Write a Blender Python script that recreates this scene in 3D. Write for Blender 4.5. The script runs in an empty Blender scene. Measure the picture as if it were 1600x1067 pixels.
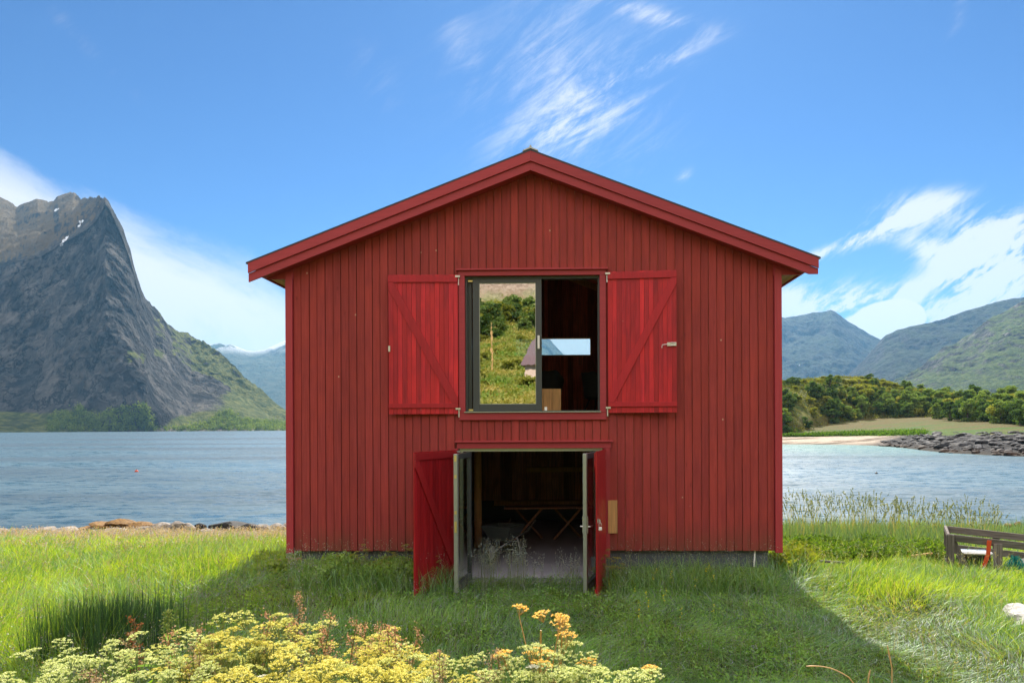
import bpy, math, random
import numpy as np
from mathutils import Vector, Matrix

random.seed(7)
rng = np.random.default_rng(11)
R = math.radians
SC = bpy.context.scene
COL = SC.collection

# ---------------------------------------------------------------- camera
F = 1067.0; CX = 860.0; CY = 667.5; CAMZ = 2.5      # focal length and principal point in photo pixels
cam_d = bpy.data.cameras.new('camera')
cam = bpy.data.objects.new('camera', cam_d); COL.objects.link(cam)
cam.location = (0, 0, CAMZ)
cam.rotation_euler = (R(90), R(0.25), 0)
cam_d.sensor_width = 36.0
cam_d.lens = 36.0 * F / 1600
cam_d.shift_x = -(CX - 800) / 1600
cam_d.shift_y = (CY - 533.5) / 1600
cam_d.clip_start = 0.05
cam_d.clip_end = 40000
SC.camera = cam

# ---------------------------------------------------------------- light
SUN_EL, SUN_AZ = 43.0, 6.0
sun_d = bpy.data.lights.new('sun', 'SUN'); sun_d.energy = 5.0; sun_d.angle = R(0.5)
sun_d.color = (1.0, 0.93, 0.82)
sun = bpy.data.objects.new('sun', sun_d); COL.objects.link(sun)
sdir = Vector((math.sin(R(SUN_AZ)) * math.cos(R(SUN_EL)), math.cos(R(SUN_AZ)) * math.cos(R(SUN_EL)), math.sin(R(SUN_EL))))
sun.rotation_euler = sdir.to_track_quat('Z', 'Y').to_euler()
sun.location = sdir * 60
SC.view_settings.view_transform = 'Standard'
SC.view_settings.look = 'None'
SC.view_settings.gamma = 1.0
SC.view_settings.exposure = 0.85
SC.cycles.max_bounces = 8
SC.cycles.volume_bounces = 0
SC.cycles.transparent_max_bounces = 12
SC.cycles.caustics_reflective = False
SC.cycles.caustics_refractive = False

# ---------------------------------------------------------------- node helper
class NT:
    def __init__(s, tree): s.t = tree
    def n(s, typ, **kw):
        nd = s.t.nodes.new(typ)
        for k, v in kw.items(): setattr(nd, k, v)
        return nd
    def put(s, sock, val):
        if hasattr(val, 'links') or isinstance(val, bpy.types.NodeSocket): s.t.links.new(val, sock)
        elif val is not None:
            try: sock.default_value = val
            except Exception:
                sock.default_value = tuple(val)[:3] if len(tuple(val)) > 3 else tuple(val) + (1,)
    def m(s, op, a, b=None, c=None, clamp=False):
        nd = s.n('ShaderNodeMath', operation=op, use_clamp=clamp)
        s.put(nd.inputs[0], a)
        if b is not None: s.put(nd.inputs[1], b)
        if c is not None: s.put(nd.inputs[2], c)
        return nd.outputs[0]
    def ss(s, v, a, b, o0=0.0, o1=1.0):
        nd = s.n('ShaderNodeMapRange', interpolation_type='SMOOTHSTEP')
        s.put(nd.inputs[0], v); s.put(nd.inputs[1], a); s.put(nd.inputs[2], b); s.put(nd.inputs[3], o0); s.put(nd.inputs[4], o1)
        return nd.outputs[0]
    def mix(s, f, a, b, typ='MIX'):
        nd = s.n('ShaderNodeMix', data_type='RGBA', blend_type=typ)
        s.put(nd.inputs[0], f)
        for i, v in ((6, a), (7, b)):
            if isinstance(v, (tuple, list)) and len(v) == 3: v = tuple(v) + (1,)
            s.put(nd.inputs[i], v)
        return nd.outputs[2]
    def noise(s, vec, scale, detail=4, rough=0.55, dist=0.0, out=0):
        nd = s.n('ShaderNodeTexNoise')
        if vec is not None: s.put(nd.inputs['Vector'], vec)
        nd.inputs['Scale'].default_value = scale; nd.inputs['Detail'].default_value = detail
        nd.inputs['Roughness'].default_value = rough; nd.inputs['Distortion'].default_value = dist
        return nd.outputs[out]
    def scale(s, vec, sc, loc=(0, 0, 0), rot=(0, 0, 0)):
        nd = s.n('ShaderNodeMapping'); s.put(nd.inputs[0], vec)
        nd.inputs['Scale'].default_value = sc; nd.inputs['Location'].default_value = loc; nd.inputs['Rotation'].default_value = rot
        return nd.outputs[0]
    def attr(s, name, out='Fac'):
        nd = s.n('ShaderNodeAttribute', attribute_name=name); return nd.outputs[out]
    def comb(s, x, y, z):
        nd = s.n('ShaderNodeCombineXYZ'); s.put(nd.inputs[0], x); s.put(nd.inputs[1], y); s.put(nd.inputs[2], z); return nd.outputs[0]
    def sep(s, v):
        nd = s.n('ShaderNodeSeparateXYZ'); s.put(nd.inputs[0], v); return nd.outputs
    def bump(s, h, strength=0.3, dist=0.01, normal=None):
        nd = s.n('ShaderNodeBump'); s.put(nd.inputs['Height'], h)
        nd.inputs['Strength'].default_value = strength; nd.inputs['Distance'].default_value = dist
        if normal is not None: s.put(nd.inputs['Normal'], normal)
        return nd.outputs[0]

# ---------------------------------------------------------------- world: Nishita sky with clouds
world = bpy.data.worlds.new('World'); SC.world = world; world.use_nodes = True
wt = world.node_tree; wt.nodes.clear(); g = NT(wt)
sky = g.n('ShaderNodeTexSky', sky_type='NISHITA')
sky.sun_disc = False; sky.sun_elevation = R(SUN_EL); sky.sun_rotation = R(SUN_AZ)
sky.air_density = 1.0; sky.dust_density = 0.15; sky.ozone_density = 3.0; sky.altitude = 0
tc = g.n('ShaderNodeTexCoord').outputs['Generated']
dx, dy, dz = g.sep(tc)
dys = g.m('MAXIMUM', dy, 0.05)
u = g.m('DIVIDE', dx, dys); v = g.m('DIVIDE', dz, dys)       # slopes of the view direction, ahead (north)
front = g.ss(dy, 0.05, 0.25)
uv = g.comb(u, v, 0.0)
def P2(px, py): return ((px - CX) / F, (CY - py) / F)
def blob(px, py, rx, ry, ang, amp):
    """soft elliptical patch of cloud round one direction of the sky"""
    cu, cv = P2(px, py)
    mp = g.n('ShaderNodeMapping', vector_type='TEXTURE')
    g.put(mp.inputs[0], uv)
    mp.inputs['Location'].default_value = (cu, cv, 0); mp.inputs['Rotation'].default_value = (0, 0, R(ang))
    mp.inputs['Scale'].default_value = (rx / F, ry / F, 1)
    ln = g.n('ShaderNodeVectorMath', operation='DOT_PRODUCT')
    g.put(ln.inputs[0], mp.outputs[0]); g.put(ln.inputs[1], mp.outputs[0])
    e = g.m('POWER', 2.718, g.m('MULTIPLY', ln.outputs['Value'], -0.7))
    return g.m('MULTIPLY', e, amp)
def msum(lst):
    t = lst[0]
    for q in lst[1:]: t = g.m('ADD', t, q)
    return t
n_w1 = g.noise(g.scale(g.scale(uv, (1, 1, 1), rot=(0, 0, R(-33))), (1.6, 8.0, 1)), 2.6, 10, 0.66, 0.7)
n_w2 = g.noise(g.scale(g.scale(uv, (1, 1, 1), (5, 2, 0), (0, 0, R(-48))), (1.2, 3.4, 1)), 7.0, 9, 0.7, 0.5)
n_wisp = g.m('ADD', g.m('MULTIPLY', n_w1, .62), g.m('MULTIPLY', n_w2, .38))
n_soft = g.noise(g.scale(g.scale(uv, (1, 1, 1), (3, 1, 0), (0, 0, R(25))), (1.6, 4.2, 1)), 2.6, 9, 0.64, 0.4)
n_fluf = g.noise(uv, 14.0, 6, 0.6, 0.2)
# left bank: everything under a slanting edge
e1 = g.m('ADD', v, g.m('ADD', g.m('MULTIPLY', u, 0.46), g.m('MULTIPLY', g.m('SUBTRACT', n_soft, 0.5), 0.12)))
bank = g.m('MULTIPLY', g.ss(e1, 0.055, -0.03), g.ss(u, -0.12, -0.42))
bank = g.m('MULTIPLY', bank, g.ss(n_soft, 0.22, 0.5, 0.66, 1.0))
cirr = msum([blob(930, 160, 120, 46, 36, .62), blob(880, 208, 50, 24, 25, .7), blob(1030, 98, 85, 15, 24, .7), blob(1010, 20, 75, 13, -16, .6),
             blob(860, 90, 60, 130, -12, .35), blob(860, 110, 190, 150, 15, .22), blob(730, 90, 26, 90, 18, .28), blob(1070, 275, 12, 6, 30, .8), blob(1000, 215, 60, 60, 40, .3), blob(590, 120, 30, 60, 30, .22),
             blob(130, 60, 14, 120, 44, .25), blob(1500, 25, 14, 40, -20, .35)])
cirr = g.ss(g.m('MULTIPLY', cirr, g.ss(n_wisp, .36, .66, .06, 1.3)), 0.04, 1.2, 0, .8)
wis = msum([blob(1385, 358, 85, 13, 23, 1.1), blob(1425, 330, 62, 26, 12, .9), blob(1300, 392, 40, 8, 22, .7), blob(1340, 470, 150, 15, 9, .55),
            blob(1560, 385, 75, 42, 18, 1.3), blob(1540, 440, 70, 62, 30, 1.15), blob(1470, 398, 60, 16, -20, .8), blob(1600, 430, 60, 30, 0, .9),
            blob(1280, 480, 130, 32, 0, .8), blob(1480, 490, 160, 24, 0, .6), blob(1760, 400, 120, 70, 20, 1.0), blob(900, 480, 500, 50, 0, .35)])
wis = g.ss(g.m('MULTIPLY', wis, g.ss(n_wisp, .39, .62, .03, 1.2)), 0.10, 1.05, 0, .9)
cum = msum([blob(1398, 498, 40, 20, 0, 1.2), blob(1370, 515, 42, 18, 0, 1.2), blob(1412, 488, 24, 14, 0, .8), blob(880, 535, 190, 60, 0, 2.6)])
cum = g.ss(g.m('ADD', cum, g.m('MULTIPLY', g.m('SUBTRACT', n_fluf, .5), 0.9)), 0.42, 0.62)
allc = g.m('MAXIMUM', g.m('MAXIMUM', bank, cirr), g.m('MAXIMUM', wis, cum))
allc = g.m('MULTIPLY', allc, front)
# bright unseen cloud overhead and behind the viewer, added to light the shaded facade
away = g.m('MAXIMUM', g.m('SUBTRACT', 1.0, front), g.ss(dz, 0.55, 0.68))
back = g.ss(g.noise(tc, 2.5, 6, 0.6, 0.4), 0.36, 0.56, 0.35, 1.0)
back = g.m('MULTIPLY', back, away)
sk = g.mix(1.0, sky.outputs[0], (.1, .1, .1), 'MULTIPLY')
gm = g.n('ShaderNodeGamma'); g.put(gm.inputs[0], sk); gm.inputs[1].default_value = 1.4
hs = g.mix(1.0, gm.outputs[0], (4.0, 6.15, 8.1), 'MULTIPLY')
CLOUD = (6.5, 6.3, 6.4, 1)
skyc = g.mix(back, g.mix(allc, hs, CLOUD), (13.5, 12.6, 12.0, 1))       # added white cloud behind the viewer lifts the facade's shade
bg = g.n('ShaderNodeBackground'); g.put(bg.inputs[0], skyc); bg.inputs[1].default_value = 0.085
world.cycles.sampling_method = 'MANUAL'; world.cycles.sample_map_resolution = 512
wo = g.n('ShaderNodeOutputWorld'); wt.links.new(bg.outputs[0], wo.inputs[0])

# ---------------------------------------------------------------- numpy noise
def _h(ix, iy, seed):
    n = (ix.astype(np.int64) * 374761393 + iy.astype(np.int64) * 668265263 + seed * 1442695041) & 0xFFFFFFFF
    n = ((n ^ (n >> 13)) * 1274126177) & 0xFFFFFFFF
    return ((n ^ (n >> 16)) & 0xFFFFFFFF) / 4294967295.0
def pn(x, y, seed=0):
    x = np.asarray(x, float); y = np.asarray(y, float)
    x0 = np.floor(x); y0 = np.floor(y); fx = x - x0; fy = y - y0
    def gr(ix, iy, ax, ay):
        a = _h(ix, iy, seed) * 6.2831853
        return np.cos(a) * ax + np.sin(a) * ay
    ux = fx * fx * fx * (fx * (fx * 6 - 15) + 10); uy = fy * fy * fy * (fy * (fy * 6 - 15) + 10)
    a = gr(x0, y0, fx, fy); b = gr(x0 + 1, y0, fx - 1, fy); c = gr(x0, y0 + 1, fx, fy - 1); d = gr(x0 + 1, y0 + 1, fx - 1, fy - 1)
    return 1.4 * ((a * (1 - ux) + b * ux) * (1 - uy) + (c * (1 - ux) + d * ux) * uy)
def fbm(x, y, seed=0, oct=5, gain=0.5, ridged=False):
    s = 0.0; a = 1.0; t = 0.0
    for i in range(oct):
        q = pn(np.asarray(x) * 2 ** i, np.asarray(y) * 2 ** i, seed + i * 17)
        if ridged: q = 1 - 2 * np.abs(q)
        s = s + a * q; t += a; a *= gain
    return s / t
def sst(a, b, x):
    t = np.clip((x - a) / (b - a), 0, 1); return t * t * (3 - 2 * t)

# ---------------------------------------------------------------- mesh helpers
def mesh_np(name, V, loops, starts, mat, attrs=None, smooth=False, parent=None, cols=None):
    me = bpy.data.meshes.new(name)
    me.vertices.add(len(V)); me.vertices.foreach_set('co', np.asarray(V, np.float32).ravel())
    me.loops.add(len(loops)); me.loops.foreach_set('vertex_index', np.asarray(loops, np.int32))
    me.polygons.add(len(starts)); me.polygons.foreach_set('loop_start', np.asarray(starts, np.int32))
    me.update(calc_edges=True)
    for k, a in (attrs or {}).items():
        at = me.attributes.new(k, 'FLOAT', 'POINT'); at.data.foreach_set('value', np.asarray(a, np.float32))
    for k, a in (cols or {}).items():
        at = me.attributes.new(k, 'FLOAT_COLOR', 'POINT')
        a = np.asarray(a, np.float32)
        if a.shape[1] == 3: a = np.concatenate([a, np.ones((len(a), 1), np.float32)], 1)
        at.data.foreach_set('color', a.ravel())
    if smooth: me.polygons.foreach_set('use_smooth', np.ones(len(starts), bool))
    me.validate()
    if mat: me.materials.append(mat)
    o = bpy.data.objects.new(name, me); COL.objects.link(o)
    if parent is not None: o.parent = parent
    return o
def grid_np(name, P, mat, attrs=None, smooth=True, parent=None, cols=None, flip=False):
    nu, nv = P.shape[:2]
    i = np.arange((nu - 1) * (nv - 1)); a = (i // (nv - 1)) * nv + i % (nv - 1)
    q = np.stack([a, a + nv, a + nv + 1, a + 1], 1)
    if flip: q = q[:, ::-1]
    at = {k: x.ravel() for k, x in (attrs or {}).items()}
    cs = {k: x.reshape(-1, x.shape[-1]) for k, x in (cols or {}).items()}
    return mesh_np(name, P.reshape(-1, 3), q.ravel(), np.arange(len(q)) * 4, mat, at, smooth, parent, cs)

class MB:
    def __init__(s): s.v = []; s.f = []; s.r = []
    def add(s, vs, fs, rnd=None):
        b = len(s.v); s.v += [tuple(p) for p in vs]; s.f += [tuple(i + b for i in f) for f in fs]
        s.r += [random.random() if rnd is None else rnd] * len(vs)
        return s
    def box(s, x0, x1, y0, y1, z0, z1, rnd=None):
        r = random.random() if rnd is None else rnd
        return s.add([(x0, y0, z0), (x1, y0, z0), (x1, y1, z0), (x0, y1, z0), (x0, y0, z1), (x1, y0, z1), (x1, y1, z1), (x0, y1, z1)],
                     [(0, 3, 2, 1), (4, 5, 6, 7), (0, 1, 5, 4), (1, 2, 6, 5), (2, 3, 7, 6), (3, 0, 4, 7)], r)
    def prism(s, poly, y0, y1, rnd=None):
        """poly: list of (x, z), counter-clockwise seen from -y"""
        r = random.random() if rnd is None else rnd
        n = len(poly)
        vs = [(x, y0, z) for x, z in poly] + [(x, y1, z) for x, z in poly]
        fs = [tuple(range(n)), tuple(range(2 * n - 1, n - 1, -1))] + [(i, i + n, (i + 1) % n + n, (i + 1) % n) for i in range(n)]
        return s.add(vs, fs, r)
    def bar(s, p, q, w, h, up=(0, 0, 1), rnd=None):
        p = Vector(p); q = Vector(q); d = (q - p).normalized(); up = Vector(up)
        if abs(d.dot(up)) > .98: up = Vector((1, 0, 0)) if abs(d.x) < .9 else Vector((0, 1, 0))
        a = d.cross(up).normalized(); b = a.cross(d).normalized()
        r = random.random() if rnd is None else rnd
        vs = []
        for c in (p, q):
            for i, j in ((-1, -1), (1, -1), (1, 1), (-1, 1)): vs.append(c + a * i * w / 2 + b * j * h / 2)
        return s.add(vs, [(0, 1, 2, 3), (7, 6, 5, 4), (0, 4, 5, 1), (1, 5, 6, 2), (2, 6, 7, 3), (3, 7, 4, 0)], r)
    def tube(s, pts, rad, n=8, rnd=None, caps=True):
        pts = [Vector(p) for p in pts]; r = random.random() if rnd is None else rnd
        if not isinstance(rad, (list, tuple)): rad = [rad] * len(pts)
        vs = []; fs = []
        for i, p in enumerate(pts):
            d = (pts[min(i + 1, len(pts) - 1)] - pts[max(i - 1, 0)]).normalized()
            up = Vector((0, 0, 1)) if abs(d.z) < .9 else Vector((1, 0, 0))
            a = d.cross(up).normalized(); b = a.cross(d)
            for k in range(n):
                t = 2 * math.pi * k / n; vs.append(p + (a * math.cos(t) + b * math.sin(t)) * rad[i])
        for i in range(len(pts) - 1):
            for k in range(n):
                fs.append((i * n + k, i * n + (k + 1) % n, (i + 1) * n + (k + 1) % n, (i + 1) * n + k))
        if caps:
            fs.append(tuple(range(n - 1, -1, -1))); fs.append(tuple((len(pts) - 1) * n + k for k in range(n)))
        return s.add(vs, fs, r)
    def lathe(s, prof, n=16, o=(0, 0, 0), rnd=None):
        r = random.random() if rnd is None else rnd
        vs = []; fs = []
        for (rr, z) in prof:
            for k in range(n):
                t = 2 * math.pi * k / n; vs.append((o[0] + rr * math.cos(t), o[1] + rr * math.sin(t), o[2] + z))
        for i in range(len(prof) - 1):
            for k in range(n): fs.append((i * n + k, i * n + (k + 1) % n, (i + 1) * n + (k + 1) % n, (i + 1) * n + k))
        return s.add(vs, fs, r)
    def build(s, name, mat, parent=None, smooth=False, loc=None, bevel=0):
        me = bpy.data.meshes.new(name); me.from_pydata(s.v, [], s.f); me.update()
        at = me.attributes.new('rnd', 'FLOAT', 'POINT'); at.data.foreach_set('value', s.r)
        if smooth:
            me.polygons.foreach_set('use_smooth', [True] * len(me.polygons))
        if mat: me.materials.append(mat)
        o = bpy.data.objects.new(name, me); COL.objects.link(o)
        if parent is not None: o.parent = parent
        if loc is not None: o.location = loc
        if bevel:
            b = o.modifiers.new('bevel', 'BEVEL'); b.width = bevel; b.segments = 2; b.limit_method = 'ANGLE'
        return o
def empty(name, loc=(0, 0, 0), rz=0.0):
    o = bpy.data.objects.new(name, None); COL.objects.link(o); o.location = loc; o.rotation_euler = (0, 0, rz); o.empty_display_size = .2
    return o
def tag(o, label=None, cat=None, group=None, kind=None):
    if label: o['label'] = label
    if cat: o['category'] = cat
    if group: o['group'] = group
    if kind: o['kind'] = kind
    return o
def copy_tree(o, loc, rz=0.0, sc=1.0, kids=None):
    c = o.copy(); COL.objects.link(c); c.location = loc; c.rotation_euler = (o.rotation_euler[0], o.rotation_euler[1], rz); c.scale = (sc, sc, sc) if not isinstance(sc, tuple) else sc
    for ch in (kids if kids is not None else list(o.children)):
        d = ch.copy(); COL.objects.link(d); d.parent = c
    return c
def at(px, py, Y): return Vector(((px - CX) / F * Y, Y, CAMZ + (CY - py) / F * Y))

# ---------------------------------------------------------------- materials
def mat_new(name):
    m = bpy.data.materials.new(name); m.use_nodes = True; m.node_tree.nodes.clear()
    return m, NT(m.node_tree)
def finish(m, g, shader, vol=None, disp=None):
    o = g.n('ShaderNodeOutputMaterial'); m.node_tree.links.new(shader, o.inputs[0]); return m
def principled(g, color, rough=0.6, spec=0.5, metal=0.0, normal=None, **kw):
    b = g.n('ShaderNodeBsdfPrincipled')
    if isinstance(color, (tuple, list)) and len(color) == 3: color = tuple(color) + (1,)
    g.put(b.inputs['Base Color'], color); g.put(b.inputs['Roughness'], rough); g.put(b.inputs['Specular IOR Level'], spec); g.put(b.inputs['Metallic'], metal)
    if normal is not None: g.put(b.inputs['Normal'], normal)
    for k, v_ in kw.items(): g.put(b.inputs[k], v_)
    return b.outputs[0]
def wood_mat(name, base, dark=0.6, rough=0.65, var=0.22, grain=1.0, knots=True, bump=0.35, streak=None, spec=0.35, axis='z', patch=0.25, splash=None):
    m, g = mat_new(name)
    oc = g.n('ShaderNodeTexCoord').outputs['Object']
    rn = g.attr('rnd')
    off = g.n('ShaderNodeVectorMath', operation='ADD'); g.put(off.inputs[0], oc); g.put(off.inputs[1], g.comb(g.m('MULTIPLY', rn, 37.0), g.m('MULTIPLY', rn, 13.0), g.m('MULTIPLY', rn, 71.0)))
    p = off.outputs[0]
    sc = {'z': (34, 34, 1.6), 'x': (1.6, 34, 34), 'y': (34, 1.6, 34)}[axis]
    gr = g.noise(g.scale(p, tuple(c * grain for c in sc)), 1.0, 5, 0.62, 0.5)
    big = g.noise(p, 1.3, 3, 0.6)
    fine = g.noise(p, 90, 3, 0.6)
    c = g.mix(g.ss(gr, 0.35, 0.72), tuple(b * dark for b in base), base)
    c = g.mix(g.m('MULTIPLY', g.ss(big, 0.35, 0.7), patch), c, tuple(min(1, b * k) for b, k in zip(base, (1.35, 1.15, 0.8))))
    c = g.mix(g.ss(rn, 0, 1, 0.0, 1.0), g.mix(1.0, c, (1 - var,) * 3, 'MULTIPLY'), g.mix(1.0, c, (1 + var * .8, 1 + var * .5, 1 + var * .5), 'MULTIPLY'))
    h = g.m('ADD', gr, g.m('MULTIPLY', fine, 0.35))
    if knots:
        vo = g.n('ShaderNodeTexVoronoi'); g.put(vo.inputs['Vector'], g.scale(p, (4.5, 4.5, 1.7))); vo.inputs['Scale'].default_value = 1.0
        kn = g.ss(vo.outputs['Distance'], 0.1, 0.02)
        c = g.mix(g.m('MULTIPLY', kn, 0.55), c, tuple(b * 0.45 for b in base))
    if splash:      # dried soil splashed on the lowest part of the boards
        zz = g.sep(oc)[2]
        c = g.mix(g.m('MULTIPLY', g.ss(g.m('ADD', zz, g.m('MULTIPLY', g.m('SUBTRACT', gr, .5), .5)), splash[1], splash[0]), g.ss(big, .3, .6, .15, .6)), c, splash[2])
    # bare chips where the paint has flaked off
    if streak:
        vv = g.n('ShaderNodeTexVoronoi'); g.put(vv.inputs['Vector'], g.scale(p, (3.1, 3.1, 2.4))); vv.inputs['Scale'].default_value = 1.0
        chip = g.m('MULTIPLY', g.ss(vv.outputs['Distance'], 0.05, 0.022), g.ss(g.noise(p, 0.9, 2), 0.43, 0.52))
        c = g.mix(chip, c, streak)
    return finish(m, g, principled(g, c, rough, spec, normal=g.bump(h, bump, 0.004)))
def flat_mat(name, col, rough=0.5, metal=0.0, var=0.15, scale=20, bump=0.15, spec=0.5):
    m, g = mat_new(name)
    oc = g.n('ShaderNodeTexCoord').outputs['Object']
    nz = g.noise(oc, scale, 5, 0.6)
    c = g.mix(nz, tuple(x * (1 - var) for x in col), tuple(min(1, x * (1 + var)) for x in col))
    return finish(m, g, principled(g, c, g.ss(nz, 0.2, 0.8, rough * 0.8, min(1, rough * 1.2)), spec, metal, normal=g.bump(nz, bump, 0.003)))

# ================================================================ THE SETTING
WATER_Z = -1.5
def ground_z(x, y):
    """height of the near shore, and of the hillside behind the camera"""
    x = np.asarray(x, float); y = np.asarray(y, float)
    base = np.interp(y, [-400, -230, -165, -130, -90, -60, -30, -10, 0, 2, 3.5, 5, 7, 10, 12, 16, 20, 24, 26.5, 28.5, 34, 60, 400],
                     [230, 120, 50, 29, 18.5, 10.5, 4.6, 1.6, .95, .8, .42, .08, -.16, -.10, -.12, -.40, -.78, -1.05, -1.25, -1.6, -2.6, -5, -8])
    shore = np.where(x > 1, np.clip((x - 1) * .09, 0, 2.3), 0.0)                # the bay bites in a little on the right
    yy = y + np.where((y > 14), shore, 0)
    base2 = np.interp(yy, [14, 16, 20, 24, 26.5, 28.5, 34, 60, 400], [-.38, -.52, -.92, -1.24, -1.40, -1.62, -2.6, -5, -8])
    z = np.where(y > 14, base2, base)
    z = z + np.where((y > 3) & (y < 24), -0.02 * np.clip(x - 3, 0, 6), 0)
    n = .10 * fbm(x / 3.0, y / 3.0, 3, 4) * sst(-40, 5, y) + .04 * fbm(x / .7, y / .7, 9, 3)
    amp = sst(-20, -60, y)
    n = n + amp * 2.2 * fbm(x / 25.0, y / 25.0, 5, 4) + sst(-140, -170, y) * 12 * fbm(x / 22.0, y / 22.0, 8, 5, ridged=True)
    bank = .08 * np.exp(-((y - 11.4) / 1.1) ** 2) * sst(1.3, 1.9, np.abs(x + .3)) * sst(8, 5, np.abs(x + .3))
    z = z + bank
    flat = np.exp(-((x + .3) / 3.7) ** 6) * sst(11.3, 11.6, y) * sst(21, 19.5, y)
    z = z * (1 - flat) + (-.30) * flat
    return z + n * (1 - flat)
def gz(x, y): return float(ground_z(np.array([x]), np.array([y]))[0])

def ground_material():
    m, g = mat_new('ground_soil_grass')
    geo = g.n('ShaderNodeNewGeometry'); p = geo.outputs['Position']
    sx = g.sep(p)
    a = g.noise(p, 0.35, 6, 0.65); b = g.noise(p, 6.0, 6, 0.7); c3 = g.noise(p, 0.07, 4, 0.6)
    grass = g.mix(g.ss(b, .3, .7), (.028, .045, .010), (.07, .085, .022))
    grass = g.mix(g.ss(a, .5, .72), grass, (.115, .095, .035))
    far = g.mix(g.ss(g.noise(p, 1.6, 6, .7), .35, .65), (.06, .11, .02), (.20, .21, .05))
    far = g.mix(g.ss(g.noise(p, .12, 5, .6), .48, .6), far, (.19, .13, .055))
    col = g.mix(g.ss(sx[1], 2.0, -14.0), grass, far)
    rock = g.mix(g.ss(g.noise(p, .8, 8, .7), .35, .65), (.16, .11, .095), (.42, .32, .28))
    rock = g.mix(g.ss(g.noise(p, .25, 5, .7), .56, .64), rock, (.08, .10, .03))
    col = g.mix(g.m('MULTIPLY', g.ss(sx[1], -120.0, -150.0), g.ss(sx[2], 26, 40)), col, rock)
    wet = g.ss(sx[2], -.95, -1.4)
    col = g.mix(g.m('MULTIPLY', wet, g.ss(sx[1], 10, 14)), col, g.mix(g.ss(b, .35, .65), (.06, .045, .03), (.22, .18, .13)))
    sea = g.ss(sx[2], -1.45, -1.7)
    col = g.mix(g.m('MULTIPLY', sea, g.ss(sx[1], 10, 14)), col, (.12, .13, .08))
    return finish(m, g, principled(g, col, .9, .2, normal=g.bump(b, .6, .05)))
gx = np.concatenate([-np.geomspace(6500, 40, 22)[:-1], np.linspace(-40, 40, 230), np.geomspace(40, 6500, 22)[1:]])
gy = np.concatenate([[-900, -600], np.linspace(-400, -40, 120)[:-1], np.linspace(-40, 2, 90)[:-1], np.linspace(2, 34, 170)[:-1], np.geomspace(34, 8600, 24)])
GX, GY = np.meshgrid(gx, gy, indexing='ij')
GZ = ground_z(GX, GY); GZ = np.where(GY > 300, -8.0 + 0 * GZ, GZ)
GZ = np.where(GY < -450, 150 + 0 * GZ, GZ)
grid_np('ground', np.stack([GX, GY, GZ], -1), ground_material())['kind'] = 'structure'

# water
def water_material():
    m, g = mat_new('sea_water')
    geo = g.n('ShaderNodeNewGeometry'); p = geo.outputs['Position']
    pos = g.sep(p)
    w1 = g.noise(g.scale(p, (1.0, 2.1, 1), rot=(0, 0, R(12))), 1.1, 4, .62, .5)
    w2 = g.noise(g.scale(p, (1.0, 1.8, 1), rot=(0, 0, R(-18))), .28, 4, .6, .3)
    w3 = g.noise(g.scale(p, (1.0, 3.0, 1)), .05, 4, .6)
    dist = g.m('DIVIDE', g.m('ABSOLUTE', pos[1]), 1000.0)
    band = g.noise(g.scale(p, (.35, 1.6, 1), rot=(0, 0, R(4))), .016, 4, .6, .3)
    calm = g.ss(band, .44, .6, 1.0, .62)
    h = g.m('ADD', g.m('MULTIPLY', w1, .13), g.m('ADD', g.m('MULTIPLY', w2, .42), g.m('MULTIPLY', w3, 1.5)))
    bp = g.n('ShaderNodeBump'); g.put(bp.inputs['Height'], h); bp.inputs['Distance'].default_value = 1.0
    g.put(bp.inputs['Strength'], g.m('MULTIPLY', calm, .5))
    shallow = g.m('MULTIPLY', g.ss(pos[0], 20, 45), g.ss(g.m('ADD', pos[1], g.m('MULTIPLY', w3, 30)), 85, 150))
    deep = g.mix(g.ss(band, .4, .6), (.010, .045, .075), (.03, .09, .13))
    col = g.mix(shallow, deep, (.03, .13, .12))
    rip = g.noise(g.scale(p, (.7, 1.2, 1), rot=(0, 0, R(8))), 1.0, 9, .78, .3)
    rg = g.m('MULTIPLY', g.m('MULTIPLY', calm, g.ss(rip, .40, .60, .34, 1.25)), .84)
    return finish(m, g, principled(g, col, rg, 1.1, normal=bp.outputs[0], IOR=1.33))
wy = np.concatenate([np.linspace(10, 60, 6), np.geomspace(80, 8600, 12)])
wx = np.linspace(-6500, 6500, 14)
WX, WY = np.meshgrid(wx, wy, indexing='ij')
grid_np('water', np.stack([WX, WY, WX * 0 + WATER_Z], -1), water_material(), smooth=False)['kind'] = 'structure'

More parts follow.
